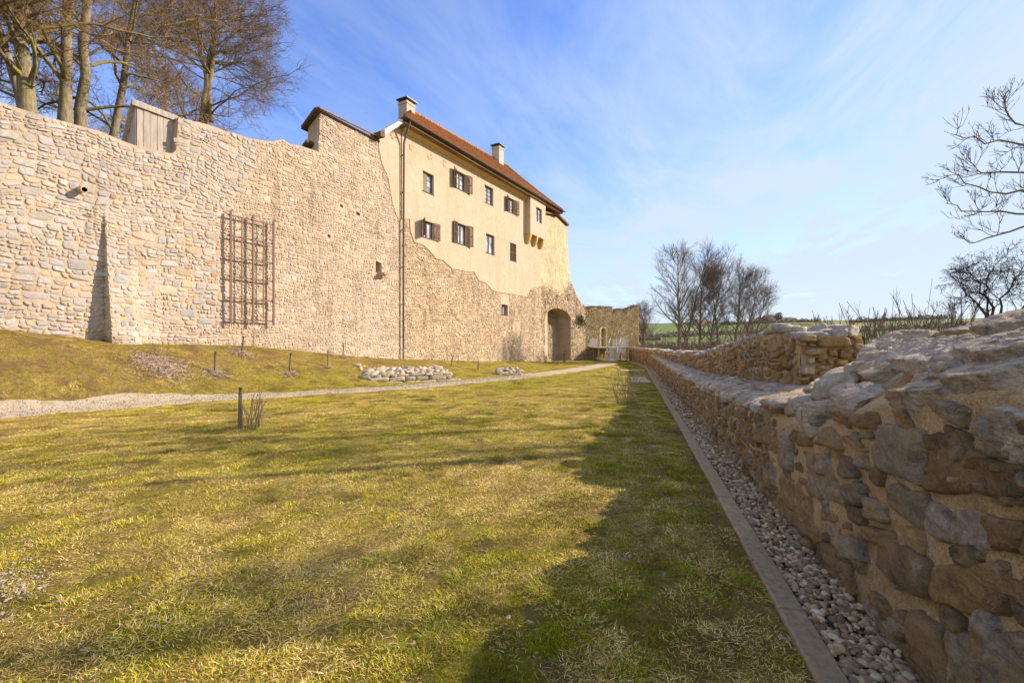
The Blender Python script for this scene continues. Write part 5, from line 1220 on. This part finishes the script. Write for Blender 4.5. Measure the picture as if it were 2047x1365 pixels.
# ivy on the tower shoulder
def leaves(ac, P, size, r, m_=0, col=(.05, .07, .03)):
    n_ = len(P); d = r.normal(0, 1, (n_, 3)); d /= np.linalg.norm(d, axis=1, keepdims=True); e = np.cross(d, r.normal(0, 1, (n_, 3))); e /= np.linalg.norm(e, axis=1, keepdims=True); s_ = size*r.uniform(.6, 1.3, (n_, 1))
    V = np.stack([P-d*s_, P+e*s_*.6, P+d*s_, P-e*s_*.6], 1); ac.add(V.reshape(-1, 3), [(np.arange(n_)*4)[:, None]+np.array([[0, 1, 2, 3]])], m_, col)
iv = empty('ivy_bush', tuple(F3(fs_(1158), fsz(1158, 640)[1], .1)), 'olive green ivy clump clinging to the tower shoulder right of the arch', 'ivy')
acc = Acc(); r = np.random.default_rng(3); s_, z_ = fsz(1158, 640); n_ = 420; u_ = r.normal(0, 1, (n_, 3)); leaves(acc, fac(s_+u_[:, 0]*.8, z_+u_[:, 1]*.35-.2*np.abs(u_[:, 0]), .15+.12*u_[:, 2]), .11, r); acc.build('foliage', M['ever'], iv)

# ------------------------------------------------------------------ steps, landing and railings
st = empty('wooden_steps', (10.3, 46, -.45), 'grey wooden flight of steps with metal handrails leading up to the ruined wall doorway', 'steps')
ya, yb2, za, zb = 46.0, 49.2, -.46, .92; xa0, xa1 = 9.45, 10.65; dxs = 1.15
def xo(y): return dxs*(y-ya)/(yb2-ya)
acc_t = []
for k in range(8):
    t = (k+.6)/8; y = ya+(yb2-ya)*t; z = za+(zb-za)*t; ac = Acc(); ac.box((xa0+xo(y)+.04, y-.16, z-.05), (xa1+xo(y)-.04, y+.16, z+.05)); ac.build('tread', M['wood_lt'], st)
for xs in (xa0, xa1-.06):
    ac = Acc(); V = np.array([(xs+xo(y)+e, y, z+f_*.22-.16) for y, z in ((ya, za), (yb2, zb)) for e in (0, .06) for f_ in (0, 1)]); ac.add(V, [(0, 1, 3, 2), (4, 6, 7, 5), (0, 4, 5, 1), (2, 3, 7, 6), (0, 2, 6, 4), (1, 5, 7, 3)]); ac.build('stringer', M['wood_gr'], st)
    ac = Acc(); ac.tube([(xs+.03, ya+.1, za+.95), (xs+.03+dxs, yb2, zb+1.0)], .035, 6); ac.tube([(xs+.03, ya+.1, za-.1), (xs+.03, ya+.1, za+.95)], .035, 6)
    ac.tube([(xs+.03+dxs*.5, (ya+yb2)/2, (za+zb)/2-.1), (xs+.03+dxs*.5, (ya+yb2)/2, (za+zb)/2+.97)], .03, 6); ac.build('handrail', M['metal_lt'], st)
acc = Acc(); acc.box((9.3, 49.2, .84), (12.6, 56.9, .95)); 
for x_ in (9.4, 11.2, 12.5):
    for y_ in (49.4, 52.5, 55.5): acc.box((x_-.07, y_-.07, -1), (x_+.07, y_+.07, .84))
acc.build('landing', M['wood_gr'], st)
acc = Acc()
for P in (((9.35, 49.3), (9.95, 49.3)), ((11.25, 49.3), (12.55, 49.3)), ((9.35, 49.3), (9.35, 54.5)), ((12.55, 49.3), (12.55, 56.5))):
    a, b = np.array(P[0]), np.array(P[1]); n_ = max(1, int(np.linalg.norm(b-a)/.22))
    for zz in (1.95, 1.1): acc.tube([(*a, zz), (*b, zz)], .025 if zz < 1.5 else .035, 5)
    for k in range(n_+1): q_ = a+(b-a)*k/n_; acc.tube([(*q_, .95), (*q_, 1.95)], .028 if k % 6 == 0 else .008, 4)
acc.build('railing', M['metal_lt'], st)
# planting beds / cross path in the shaded lawn by the wall
for nm, y0, y1, x0, x1, m_ in (('mulch_bed', 754, 766, 1262, 1303, 'mulch'), ('cross_path', 739.5, 742.5, 1241, 1290, 'path')):
    c4 = [hit(x0, y1), hit(x1, y1), hit(x1-14*(nm == 'mulch_bed'), y0), hit(x0-2, y0)]; ac = Acc(); n_ = 12; U, V_ = np.meshgrid(np.linspace(0, 1, n_), np.linspace(0, 1, n_), indexing='ij')
    C4 = np.array(c4)[:, :2]; XY = C4[0]*((1-U)*(1-V_))[..., None]+C4[1]*(U*(1-V_))[..., None]+C4[2]*(U*V_)[..., None]+C4[3]*((1-U)*V_)[..., None]; ZZ = ground(XY[..., 0], XY[..., 1])+.03
    ac.add(np.concatenate([XY, ZZ[..., None]], -1).reshape(-1, 3), [grid_faces(n_, n_)]); ac.build(nm, M[m_], smooth=True, kind='structure')

# ------------------------------------------------------------------ trees
def grow(P, Rr, n_per, L, ang, r, k=6, tmin=.25, tmax=1., up=.0, wander=.12, rfac=.55, rmin=.006, taper=.8, curve=.0, sidebias=None):
    B, kk, _ = P.shape; n_ = n_per if np.isscalar(n_per) else n_per
    ii = np.repeat(np.arange(B), n_); m_ = len(ii); tq = r.uniform(tmin, tmax, m_)**.9*(kk-1.001); i0 = tq.astype(int); fr = (tq-i0)[:, None]
    b = P[ii, i0]*(1-fr)+P[ii, i0+1]*fr; tg = P[ii, i0+1]-P[ii, i0]; tg /= np.linalg.norm(tg, axis=1, keepdims=True)+1e-9
    rnd = r.normal(0, 1, (m_, 3)); perp = rnd-(rnd*tg).sum(1, keepdims=True)*tg; perp /= np.linalg.norm(perp, axis=1, keepdims=True)+1e-9
    an = R(1)*r.normal(ang, ang*.22, m_)[:, None]; d = tg*np.cos(an)+perp*np.sin(an); d[:, 2] += up; d /= np.linalg.norm(d, axis=1, keepdims=True)
    Lp = np.linalg.norm(P[ii, -1]-P[ii, 0], axis=1); Ls = L*r.uniform(.55, 1.15, m_)*(1.15-.7*tq/(kk-1)); 
    C = [b]; cur = b; dd = d
    for s in range(1, k):
        cur = cur+dd*(Ls/(k-1))[:, None]; C.append(cur); dd = dd+r.normal(0, wander, (m_, 3)); dd[:, 2] += curve/(k-1); dd /= np.linalg.norm(dd, axis=1, keepdims=True)
    C = np.stack(C, 1); r0 = np.maximum(Rr[ii, i0]*rfac*r.uniform(.7, 1.1, m_), rmin); t = np.linspace(0, 1, k); RR_ = np.maximum(r0[:, None]*(1-taper*t)[None], rmin*.45)
    return C, RR_
def tree(name, trunks, levels, label, group, seed, bark='bark', twig='twig_l', cat='tree', nside=(10, 6, 4, 3, 3)):
    """trunks: list of (points, radii)"""
    r = np.random.default_rng(seed); p0 = trunks[0][0][0]; root = empty(name, tuple(p0), label, cat, group); k = 14
    T, TR = [], []
    for pts_, rad_ in trunks:
        pts_ = np.array(pts_, float); t = np.linspace(0, 1, len(pts_)); tn = np.linspace(0, 1, k); P = np.stack([np.interp(tn, t, pts_[:, i]) for i in range(3)], 1); P[1:-1] = (P[:-2]+2*P[1:-1]+P[2:])/4
        P[1:] += r.normal(0, .035, (k-1, 3)); T.append(P); TR.append(np.interp(tn, t, rad_))
    T, TR = np.array(T), np.array(TR); ac = Acc(); v_, f_ = tubes(T, TR*(1+.06*r.normal(0, 1, TR.shape)), nside[0]); ac.add(v_, [f_]); ac.build('trunk', M[bark], root, smooth=True)
    P, Rr = T, TR; acl, act = Acc(), Acc()
    for lv, kw in enumerate(levels):
        P, Rr = grow(P, Rr, r=r, **kw); v_, f_ = tubes(P, Rr, nside[min(lv+1, 4)]); (acl if lv == 0 else act).add(v_, [f_])
    acl.build('limbs', M['limb' if bark == 'bark' else bark], root, smooth=True); act.build('crown', M[twig], root, smooth=True)
    return root
LG = 'tall bare trees behind the fortress wall'
def up_tr(x, y, D, z0, H, lean=(0, 0), r0=.4, bend=.3):
    X_ = (x-1023.5)/F*D; zt_ = EYE+(682.5-y)/F*D; r = np.random.default_rng(int(abs(x))); pts_ = [(X_-lean[0]*(zt_-z0)/H, D-lean[1]*(zt_-z0)/H, z0)]
    for t in (.2, .4, .6, .8, 1.): h = z0+H*t; pts_.append((X_+lean[0]*(h-zt_)/H+r.normal(0, bend*.3), D+lean[1]*(h-zt_)/H+r.normal(0, bend*.3), h))
    return pts_, [r0*1.15, r0, r0*.8, r0*.6, r0*.36, r0*.08]
def lind(q1=18, L1=6, dens=1.): return [dict(n_per=q1+6, L=L1, ang=62, up=.08, curve=.35, wander=.20, rfac=.40, rmin=.04, tmin=.14, k=10), dict(n_per=int(11*dens), L=2.9, ang=45, wander=.20, up=.05, curve=.2, rfac=.5, rmin=.020, k=7, tmin=.15), dict(n_per=7, L=1.35, ang=42, wander=.2, up=.05, rfac=.55, rmin=.011, k=6, tmin=.15), dict(n_per=int(6*dens), L=.75, ang=38, wander=.16, up=.10, rfac=.6, rmin=.0065, k=4, tmin=.2)]
tree('linden_tree', [up_tr(58, 180, 17.5, 7.6, 15, (-.7, .4), .27), up_tr(20, 150, 17.8, 7.6, 12, (-3.6, .5), .17)], lind(15, 5.5, .85), 'thick bare tree at the far left whose trunk leans left, mossy branches', LG, 1)
tree('linden_tree', [up_tr(137, 150, 19, 7.8, 17, (.1, .2), .225)], lind(18, 5.5, .85), 'left one of the two straight trunks standing close together behind the wall', LG, 2)
tree('linden_tree', [up_tr(168, 150, 19.6, 7.8, 17, (.5, .2), .215)], lind(17, 5.5, .85), 'right one of the two straight trunks standing close together, with mossy arching limbs', LG, 3)
tree('linden_tree', [up_tr(240, 190, 22, 8.2, 15, (2.2, .4), .18)], lind(16, 5.5, .85), 'slimmer pale bare tree leaning right, just left of the wooden shed', LG, 4)
tree('linden_tree', [up_tr(418, 200, 29, 9.5, 15.2, (1.0, .2), .25), up_tr(428, 90, 29, 15.5, 9.5, (1.3, .3), .15), up_tr(405, 90, 29, 15.5, 9.0, (-1.2, .3), .13)],
     [dict(n_per=22, L=6.2, ang=60, up=.02, curve=-.2, wander=.15, rfac=.42, rmin=.045, tmin=.22, k=9), dict(n_per=9, L=3.1, ang=42, wander=.17, up=.0, curve=-.1, rfac=.5, rmin=.022, k=7, tmin=.1), dict(n_per=7, L=1.6, ang=40, wander=.16, rfac=.55, rmin=.011, k=6, tmin=.15), dict(n_per=5, L=.9, ang=36, wander=.14, rfac=.6, rmin=.006, k=4, tmin=.2)],
     'rounded bare tree with reddish twigs, rightmost behind the wall', LG, 5)
tree('linden_tree', [up_tr(330, 150, 33, 9, 14, (-.6, .2), .18)], lind(15, 5.5, .8), 'thin bare tree standing farther back above the wooden shed', LG, 6)
tree('linden_tree', [up_tr(-60, 150, 16, 7.6, 14, (.4, .2), .30)], lind(15, 6, .8), 'bare tree outside the left edge reaching in with mossy branches', LG, 7)
# terrace of earth behind the wall that carries the trees
acc = Acc(); V = np.array([F3(-30, 7.4, -.8), F3(6, 8.6, -.8), F3(10, 9.2, -22), F3(-34, 7.6, -26)]); V2 = V.copy(); V2[:, 2] = -1
acc.add(np.concatenate([V, V2]), [(0, 1, 2, 3), (7, 6, 5, 4), (0, 4, 5, 1), (1, 5, 6, 2), (2, 6, 7, 3), (3, 7, 4, 0)], 0, (.16, .15, .05)); acc.build('terrace', M['lawn'], kind='structure')

# tree group beyond the boundary wall
GR2 = 'slender bare trees beyond the boundary wall'
def T2(x, ytop, D, lean, r0, z0=-2.2):
    ytop += 26; H = EYE+(682.5-ytop)/F*D-z0; return up_tr(x, 690, D, z0, H, lean, r0, .25)
def ash(L1=3.4, up=.35, d=1., n1=15): return [dict(n_per=n1+15, L=L1*1.2, ang=44, up=up*.8, curve=.35, wander=.10, rfac=.45, rmin=.022, tmin=.28, k=8), dict(n_per=int(10*d), L=2.1, ang=36, up=.15, wander=.12, rfac=.5, rmin=.013, k=6, tmin=.2), dict(n_per=int(6*d), L=.95, ang=32, up=.1, wander=.12, rfac=.6, rmin=.008, k=5, tmin=.15)]
for i, (x, yt, D, ln, r0, lb, L1) in enumerate((
    (1358, 495, 42, (-.2, 0), .19, 'tall slim bare tree, left edge of the group beyond the boundary wall', 3.8), (1370, 505, 44, (2.6, .3), .17, 'bare tree leaning right beside the tall slim one', 3.6), (1398, 520, 47, (.6, .2), .16, 'bare tree third from the left in the group beyond the wall', 3.4),
    (1420, 512, 45, (1.9, .2), .15, 'many-branched bare tree in the middle of the group beyond the wall', 3.4), (1436, 530, 50, (-.8, 0), .15, 'slightly left-leaning bare tree in the middle of the group', 3.4), (1470, 525, 46, (1.0, .2), .16, 'bare tree right of the middle of the group beyond the wall', 3.6),
    (1490, 545, 52, (2.0, .3), .15, 'spreading bare tree near the right end of the group', 4.0), (1505, 575, 48, (2.2, .1), .12, 'shortest bare tree at the right end of the group', 3.2))):
    tree('ash_tree', [T2(x, yt, D, ln, r0)], ash(L1, n1=17), lb, GR2, 60+i, 'bark2', 'twig2', nside=(8, 4, 3, 3, 3))
tree('bare_tree', [T2(1285, 600, 66, (.5, 0), .22, -2), T2(1290, 610, 66, (-1.2, 0), .14, -2)], ash(3.8, .2, .9, 14), 'small bare tree half hidden by the right end of the ruined wall', None, 80, 'bark2', 'twig2', nside=(8, 4, 3, 3, 3))
# wide tree just outside the right edge: its limbs reach into the picture and shade the lawn
def limb(pts_px, D0, D1, n_=10):
    P = []; m_ = len(pts_px)
    for i, (x, y) in enumerate(pts_px):
        D = D0+(D1-D0)*i/(m_-1); P.append(((x-1023.5)/F*D, D, EYE+(682.5-y)/F*D))
    return P
rt_tr = [([(15.5, 9.8, -2.6), (15.2, 9.8, 0), (15.0, 9.8, 3), (15.2, 9.8, 6), (15.0, 9.7, 9), (15.3, 9.5, 11.5)], [.34, .30, .26, .2, .12, .03])]
for pl_ in ([(2500, 560), (2330, 500), (2180, 400), (2047, 385), (1990, 385), (1930, 370), (1892, 345)], [(2520, 400), (2330, 380), (2180, 310), (2070, 300), (2000, 285), (1950, 280), (1905, 262)], [(2500, 560), (2330, 470), (2200, 440), (2047, 428), (1980, 420), (1930, 425), (1890, 408)],
            [(2500, 600), (2350, 500), (2200, 440), (2080, 440), (2000, 470), (1960, 492), (1920, 478)], [(2500, 380), (2300, 330), (2180, 300), (2090, 290), (2030, 240), (2010, 215), (2003, 190)], [(2500, 450), (2350, 430), (2200, 350), (2060, 345), (1990, 350), (1960, 345), (1948, 330)]):
    rt_tr.append((limb(pl_, 9.8, 8.6), [.075, .058, .04, .022, .015, .010, .005]))
tree('walnut_tree', rt_tr, [dict(n_per=13, L=.72, ang=50, up=.45, curve=.55, wander=.16, rfac=.42, rmin=.0075, tmin=.35, k=7), dict(n_per=5, L=.40, ang=42, up=.45, curve=.5, wander=.12, rfac=.65, rmin=.0055, k=5, tmin=.25), dict(n_per=2, L=.16, ang=40, up=.3, wander=.1, rfac=.8, rmin=.0045, k=3, tmin=.3)],
     'bare tree at the right edge with dark upcurved twigs against the sky', None, 91, 'bark2', 'twig3', nside=(8, 4, 3, 3, 3))
for x0_, y0_, h_, tm, L_, lb in ((15.2, 6.2, 10.5, .68, 2.4, 'nearer bare tree beyond the wall, outside the right edge'), (17.4, 12.2, 13.5, .68, 3.2, 'farther bare tree beyond the wall, outside the right edge')):
    tree('ash_tree', [([(x0_, y0_, -3), (x0_, y0_, h_*.3), (x0_+.3, y0_, h_*.65), (x0_, y0_+.2, h_)], [.15, .12, .09, .03])], [dict(n_per=9 if y0_ < 8 else 14, L=L_, ang=60, up=.12, curve=.2, wander=.15, rfac=.6, rmin=.03, tmin=tm, k=8), dict(n_per=8, L=L_*.5, ang=45, wander=.15, rfac=.6, rmin=.018, k=6, tmin=.15), dict(n_per=5, L=L_*.25, ang=40, wander=.15, rfac=.6, rmin=.012, k=4, tmin=.2)], lb, None, 95+int(x0_), 'bark2', 'twig2', nside=(7, 4, 3, 3, 3))
# bushy trees low behind the near wall
def T3(x, ytop, D, n_, spread, label, seed, rad=.02, m_='twig3', grp='bare bushes behind the near wall', sub=3):
    X0 = (x-1023.5)/F*D; Z0 = float(ground(X0, D))-.1; H = EYE+(682.5-ytop)/F*D-Z0; shrub('bare_bush', X0, D, Z0, n_*3+8, H*1.0, spread*.9, .019, label, 'bush', seed, m_=m_, group=grp, base=.5, sub=6, hmin=.84, tw=.13)
T3(1700, 625, 12, 9, .22, 'low bare bush in the gap between the parapet end and the near wall', 101, .014, 'twig2'); T3(1735, 610, 13, 12, .25, 'bare bush rising just right of the gap above the near wall', 102, .016, 'twig2')
T3(1800, 592, 14, 14, .24, 'middle bare bush above the near wall with fanned stems', 103, .018, 'twig2'); T3(1870, 588, 15, 16, .26, 'wide bare bush above the near wall left of the knobbly tree', 104, .018, 'twig2'); T3(1925, 600, 13, 9, .3, 'low bare bush at the foot of the knobbly tree', 105, .016, 'twig2')
kt = []
for pl_ in ([(1985, 760), (1985, 660), (1978, 610), (1955, 570), (1945, 545), (1925, 545)], [(1990, 760), (1990, 660), (2000, 610), (2020, 570), (2040, 545), (2060, 500)], [(1985, 760), (1986, 640), (1975, 600), (1970, 570), (1985, 540), (2000, 520)], [(2035, 760), (2030, 660), (2040, 620), (2070, 580), (2090, 520), (2080, 470)], [(1988, 760), (1980, 650), (1955, 610), (1935, 590), (1925, 570), (1922, 560)]):
    kt.append((limb(pl_, 11, 11.4), [.045, .034, .022, .017, .011, .006]))
tree('knobbly_tree', kt, [dict(n_per=20, L=.8, ang=50, up=.2, curve=.3, wander=.25, rfac=.5, rmin=.008, tmin=.3, k=6), dict(n_per=6, L=.4, ang=50, up=.15, wander=.3, rfac=.7, rmin=.006, k=5, tmin=.2), dict(n_per=3, L=.18, ang=50, wander=.3, rfac=.8, rmin=.005, k=3, tmin=.2)], 'low twisted dark tree above the near wall at the right edge', None, 111, 'twig3', 'twig3', nside=(7, 4, 3, 3, 3))
# scrub between the trees
for i, (x, yt, D, n_) in enumerate(((1325, 655, 50, 30), (1350, 668, 40, 30), (1385, 662, 46, 34), (1415, 655, 40, 34), (1445, 650, 44, 40), (1475, 648, 38, 40), (1510, 645, 42, 44), (1545, 650, 34, 40), (1580, 640, 40, 40), (1605, 648, 34, 30), (1640, 658, 30, 24), (1300, 662, 60, 30), (1278, 668, 64, 30))):
    X0 = (x-1023.5)/F*D; Z0 = -3.2; H = EYE+(682.5-yt)/F*D-Z0; shrub('scrub_bush', X0, D, Z0, int(n_*1.6), H*(.98 if x < 1560 else .86), .22, .030, ('brownish bare scrub bush number %s from the left below the trees beyond the wall' % ['third', 'fourth', 'fifth', 'sixth', 'seventh', 'eighth', 'ninth', 'tenth', 'eleventh', 'twelfth', 'last', 'second', 'first'][i]).replace(' number', ','), 'bush', 130+i, m_='twig2' if i % 3 else 'cane', group='scrub below the trees beyond the wall', base=.9, hmin=.7, tw=.2)
# stump-like pollard between the trunks
X0, D = (1424-1023.5)/F*38, 38.; po = empty('tree_stump', (X0, D, -2), 'sawn-off pale tree stump among the slender trees', 'stump'); ac = Acc(); ac.tube([(X0, D, -2), (X0, D, .6), (X0+.05, D, EYE-.05)], [.22, .19, .17], 9, 0); ac.build('trunk', M['bark2'], po, smooth=True)
# ------------------------------------------------------------------ far away: farms, trees on the ridge, hedges
def farbox(name, label, x0, x1, yb, D, h, rh, m_, cat='farmhouse', dp=14):
    X0, X1 = (x0-1023.5)/F*D, (x1-1023.5)/F*D; Z0 = EYE+(682.5-yb)/F*D; root = empty(name, (X0, D, Z0), label, cat); ac = Acc(); ac.box((X0, D, Z0-6), (X1, D+dp, Z0+h)); ac.build('wall', M['white'], root)
    ac = Acc(); V = [(X0-1, D-1.2, Z0+h), (X1+1, D-1.2, Z0+h), (X1+1, D+dp+1.2, Z0+h), (X0-1, D+dp+1.2, Z0+h), (X0+1, D+dp/2, Z0+h+rh), (X1-1, D+dp/2, Z0+h+rh)]; ac.add(V, [(0, 1, 5, 4), (2, 3, 4, 5), (1, 2, 5), (3, 0, 4), (3, 2, 1, 0)]); ac.build('roof', M[m_], root)
farbox('farmhouse', 'far farmhouse with a dark roof on the ridge, left part under a round tree', 1533, 1562, 642, 560, 2.6, 5.5, 'roof_far'); farbox('barn', 'long low barn with a dark roof and white wall on the ridge', 1562, 1591, 643, 560, 3, 3, 'roof_far', 'barn'); farbox('farmhouse', 'far house with a red roof seen through the bare trees', 1397, 1421, 650, 450, 3, 3.5, 'roof_red')
def fartree(x, yt, yb, D, wpx, label, seed, grp='small dark trees on the far ridge'):
    r = np.random.default_rng(seed); X0 = (x-1023.5)/F*D; Z0, Z1 = EYE+(682.5-yb)/F*D, EYE+(682.5-yt)/F*D; root = empty('ridge_tree', (X0, D, Z0-2), label, 'tree', grp); wd = wpx/F*D/2
    ac = Acc(); ac.tube([(X0, D, Z0-3), (X0, D, (Z0+Z1)/2)], [.5, .3], 5); ac.build('trunk', M['twig2'], root)
    n_ = 700; u_ = r.normal(0, 1, (n_, 3)); u_ /= np.linalg.norm(u_, axis=1, keepdims=True); q_ = r.uniform(.2, 1, (n_, 1))**.4*(1+.25*fbm(u_*2+seed, 2, seed)[:, None]); P = np.array([X0, D, (Z0+Z1)/2])+u_*q_*np.array([wd, wd, (Z1-Z0)/2]); ac = Acc(); leaves(ac, P, .55, r, 0, (.1, .08, .06)); ac.build('crown', M['twig2'], root)
fartree(1556, 624, 640, 552, 15, 'round bare tree above the farmhouse on the ridge', 1, None)
for i, (x, yt, yb, wp_, lb) in enumerate(((1315, 655, 663, 14, 'leftmost low dark tree clump on the far ridge'), (1328, 650, 662, 12, 'taller dark tree right of the leftmost clump on the ridge'), (1345, 652, 661, 20, 'wide dark tree clump on the ridge left of the tall slim tree'), (1380, 646, 655, 24, 'dark tree clump on the ridge just left of the red roofed house'), (1520, 634, 646, 30, 'dark tree mass at the left end of the farm'))): fartree(x, yt, yb, 470, wp_, lb, 10+i)
acc = Acc(); r = np.random.default_rng(12)               # hedgerows crossing the far fields
for (x0, y0, x1, y1, D) in ((1300, 668, 1560, 660, 330), (1440, 656, 1640, 655, 440), (1640, 660, 2100, 668, 300), (1280, 676, 1460, 680, 220), (1700, 664, 1900, 658, 400), (1180, 672, 1320, 664, 300)):
    n_ = 2200; t = r.uniform(0, 1, n_); x, y = x0+(x1-x0)*t, y0+(y1-y0)*t; X0 = (x-1023.5)/F*D; h = 2.6*np.abs(fbm(np.stack([t*30, t*0+x0, t*0], -1), 3, 5))+1.2
    Zt = terr(X0, X0*0+D); P = np.stack([X0, D+r.normal(0, 2, n_), Zt+r.uniform(-.5, 1.5, n_)*h], 1); leaves(acc, P, .8, r, 0, (.1, .08, .06))
acc.build('far_hedges', M['hedge'], kind='stuff', label='brown hedgerows and copses crossing the far fields', cat='hedges')
print('tris approx', sum(len(o.data.polygons) for o in bpy.data.objects if o.type == 'MESH'))
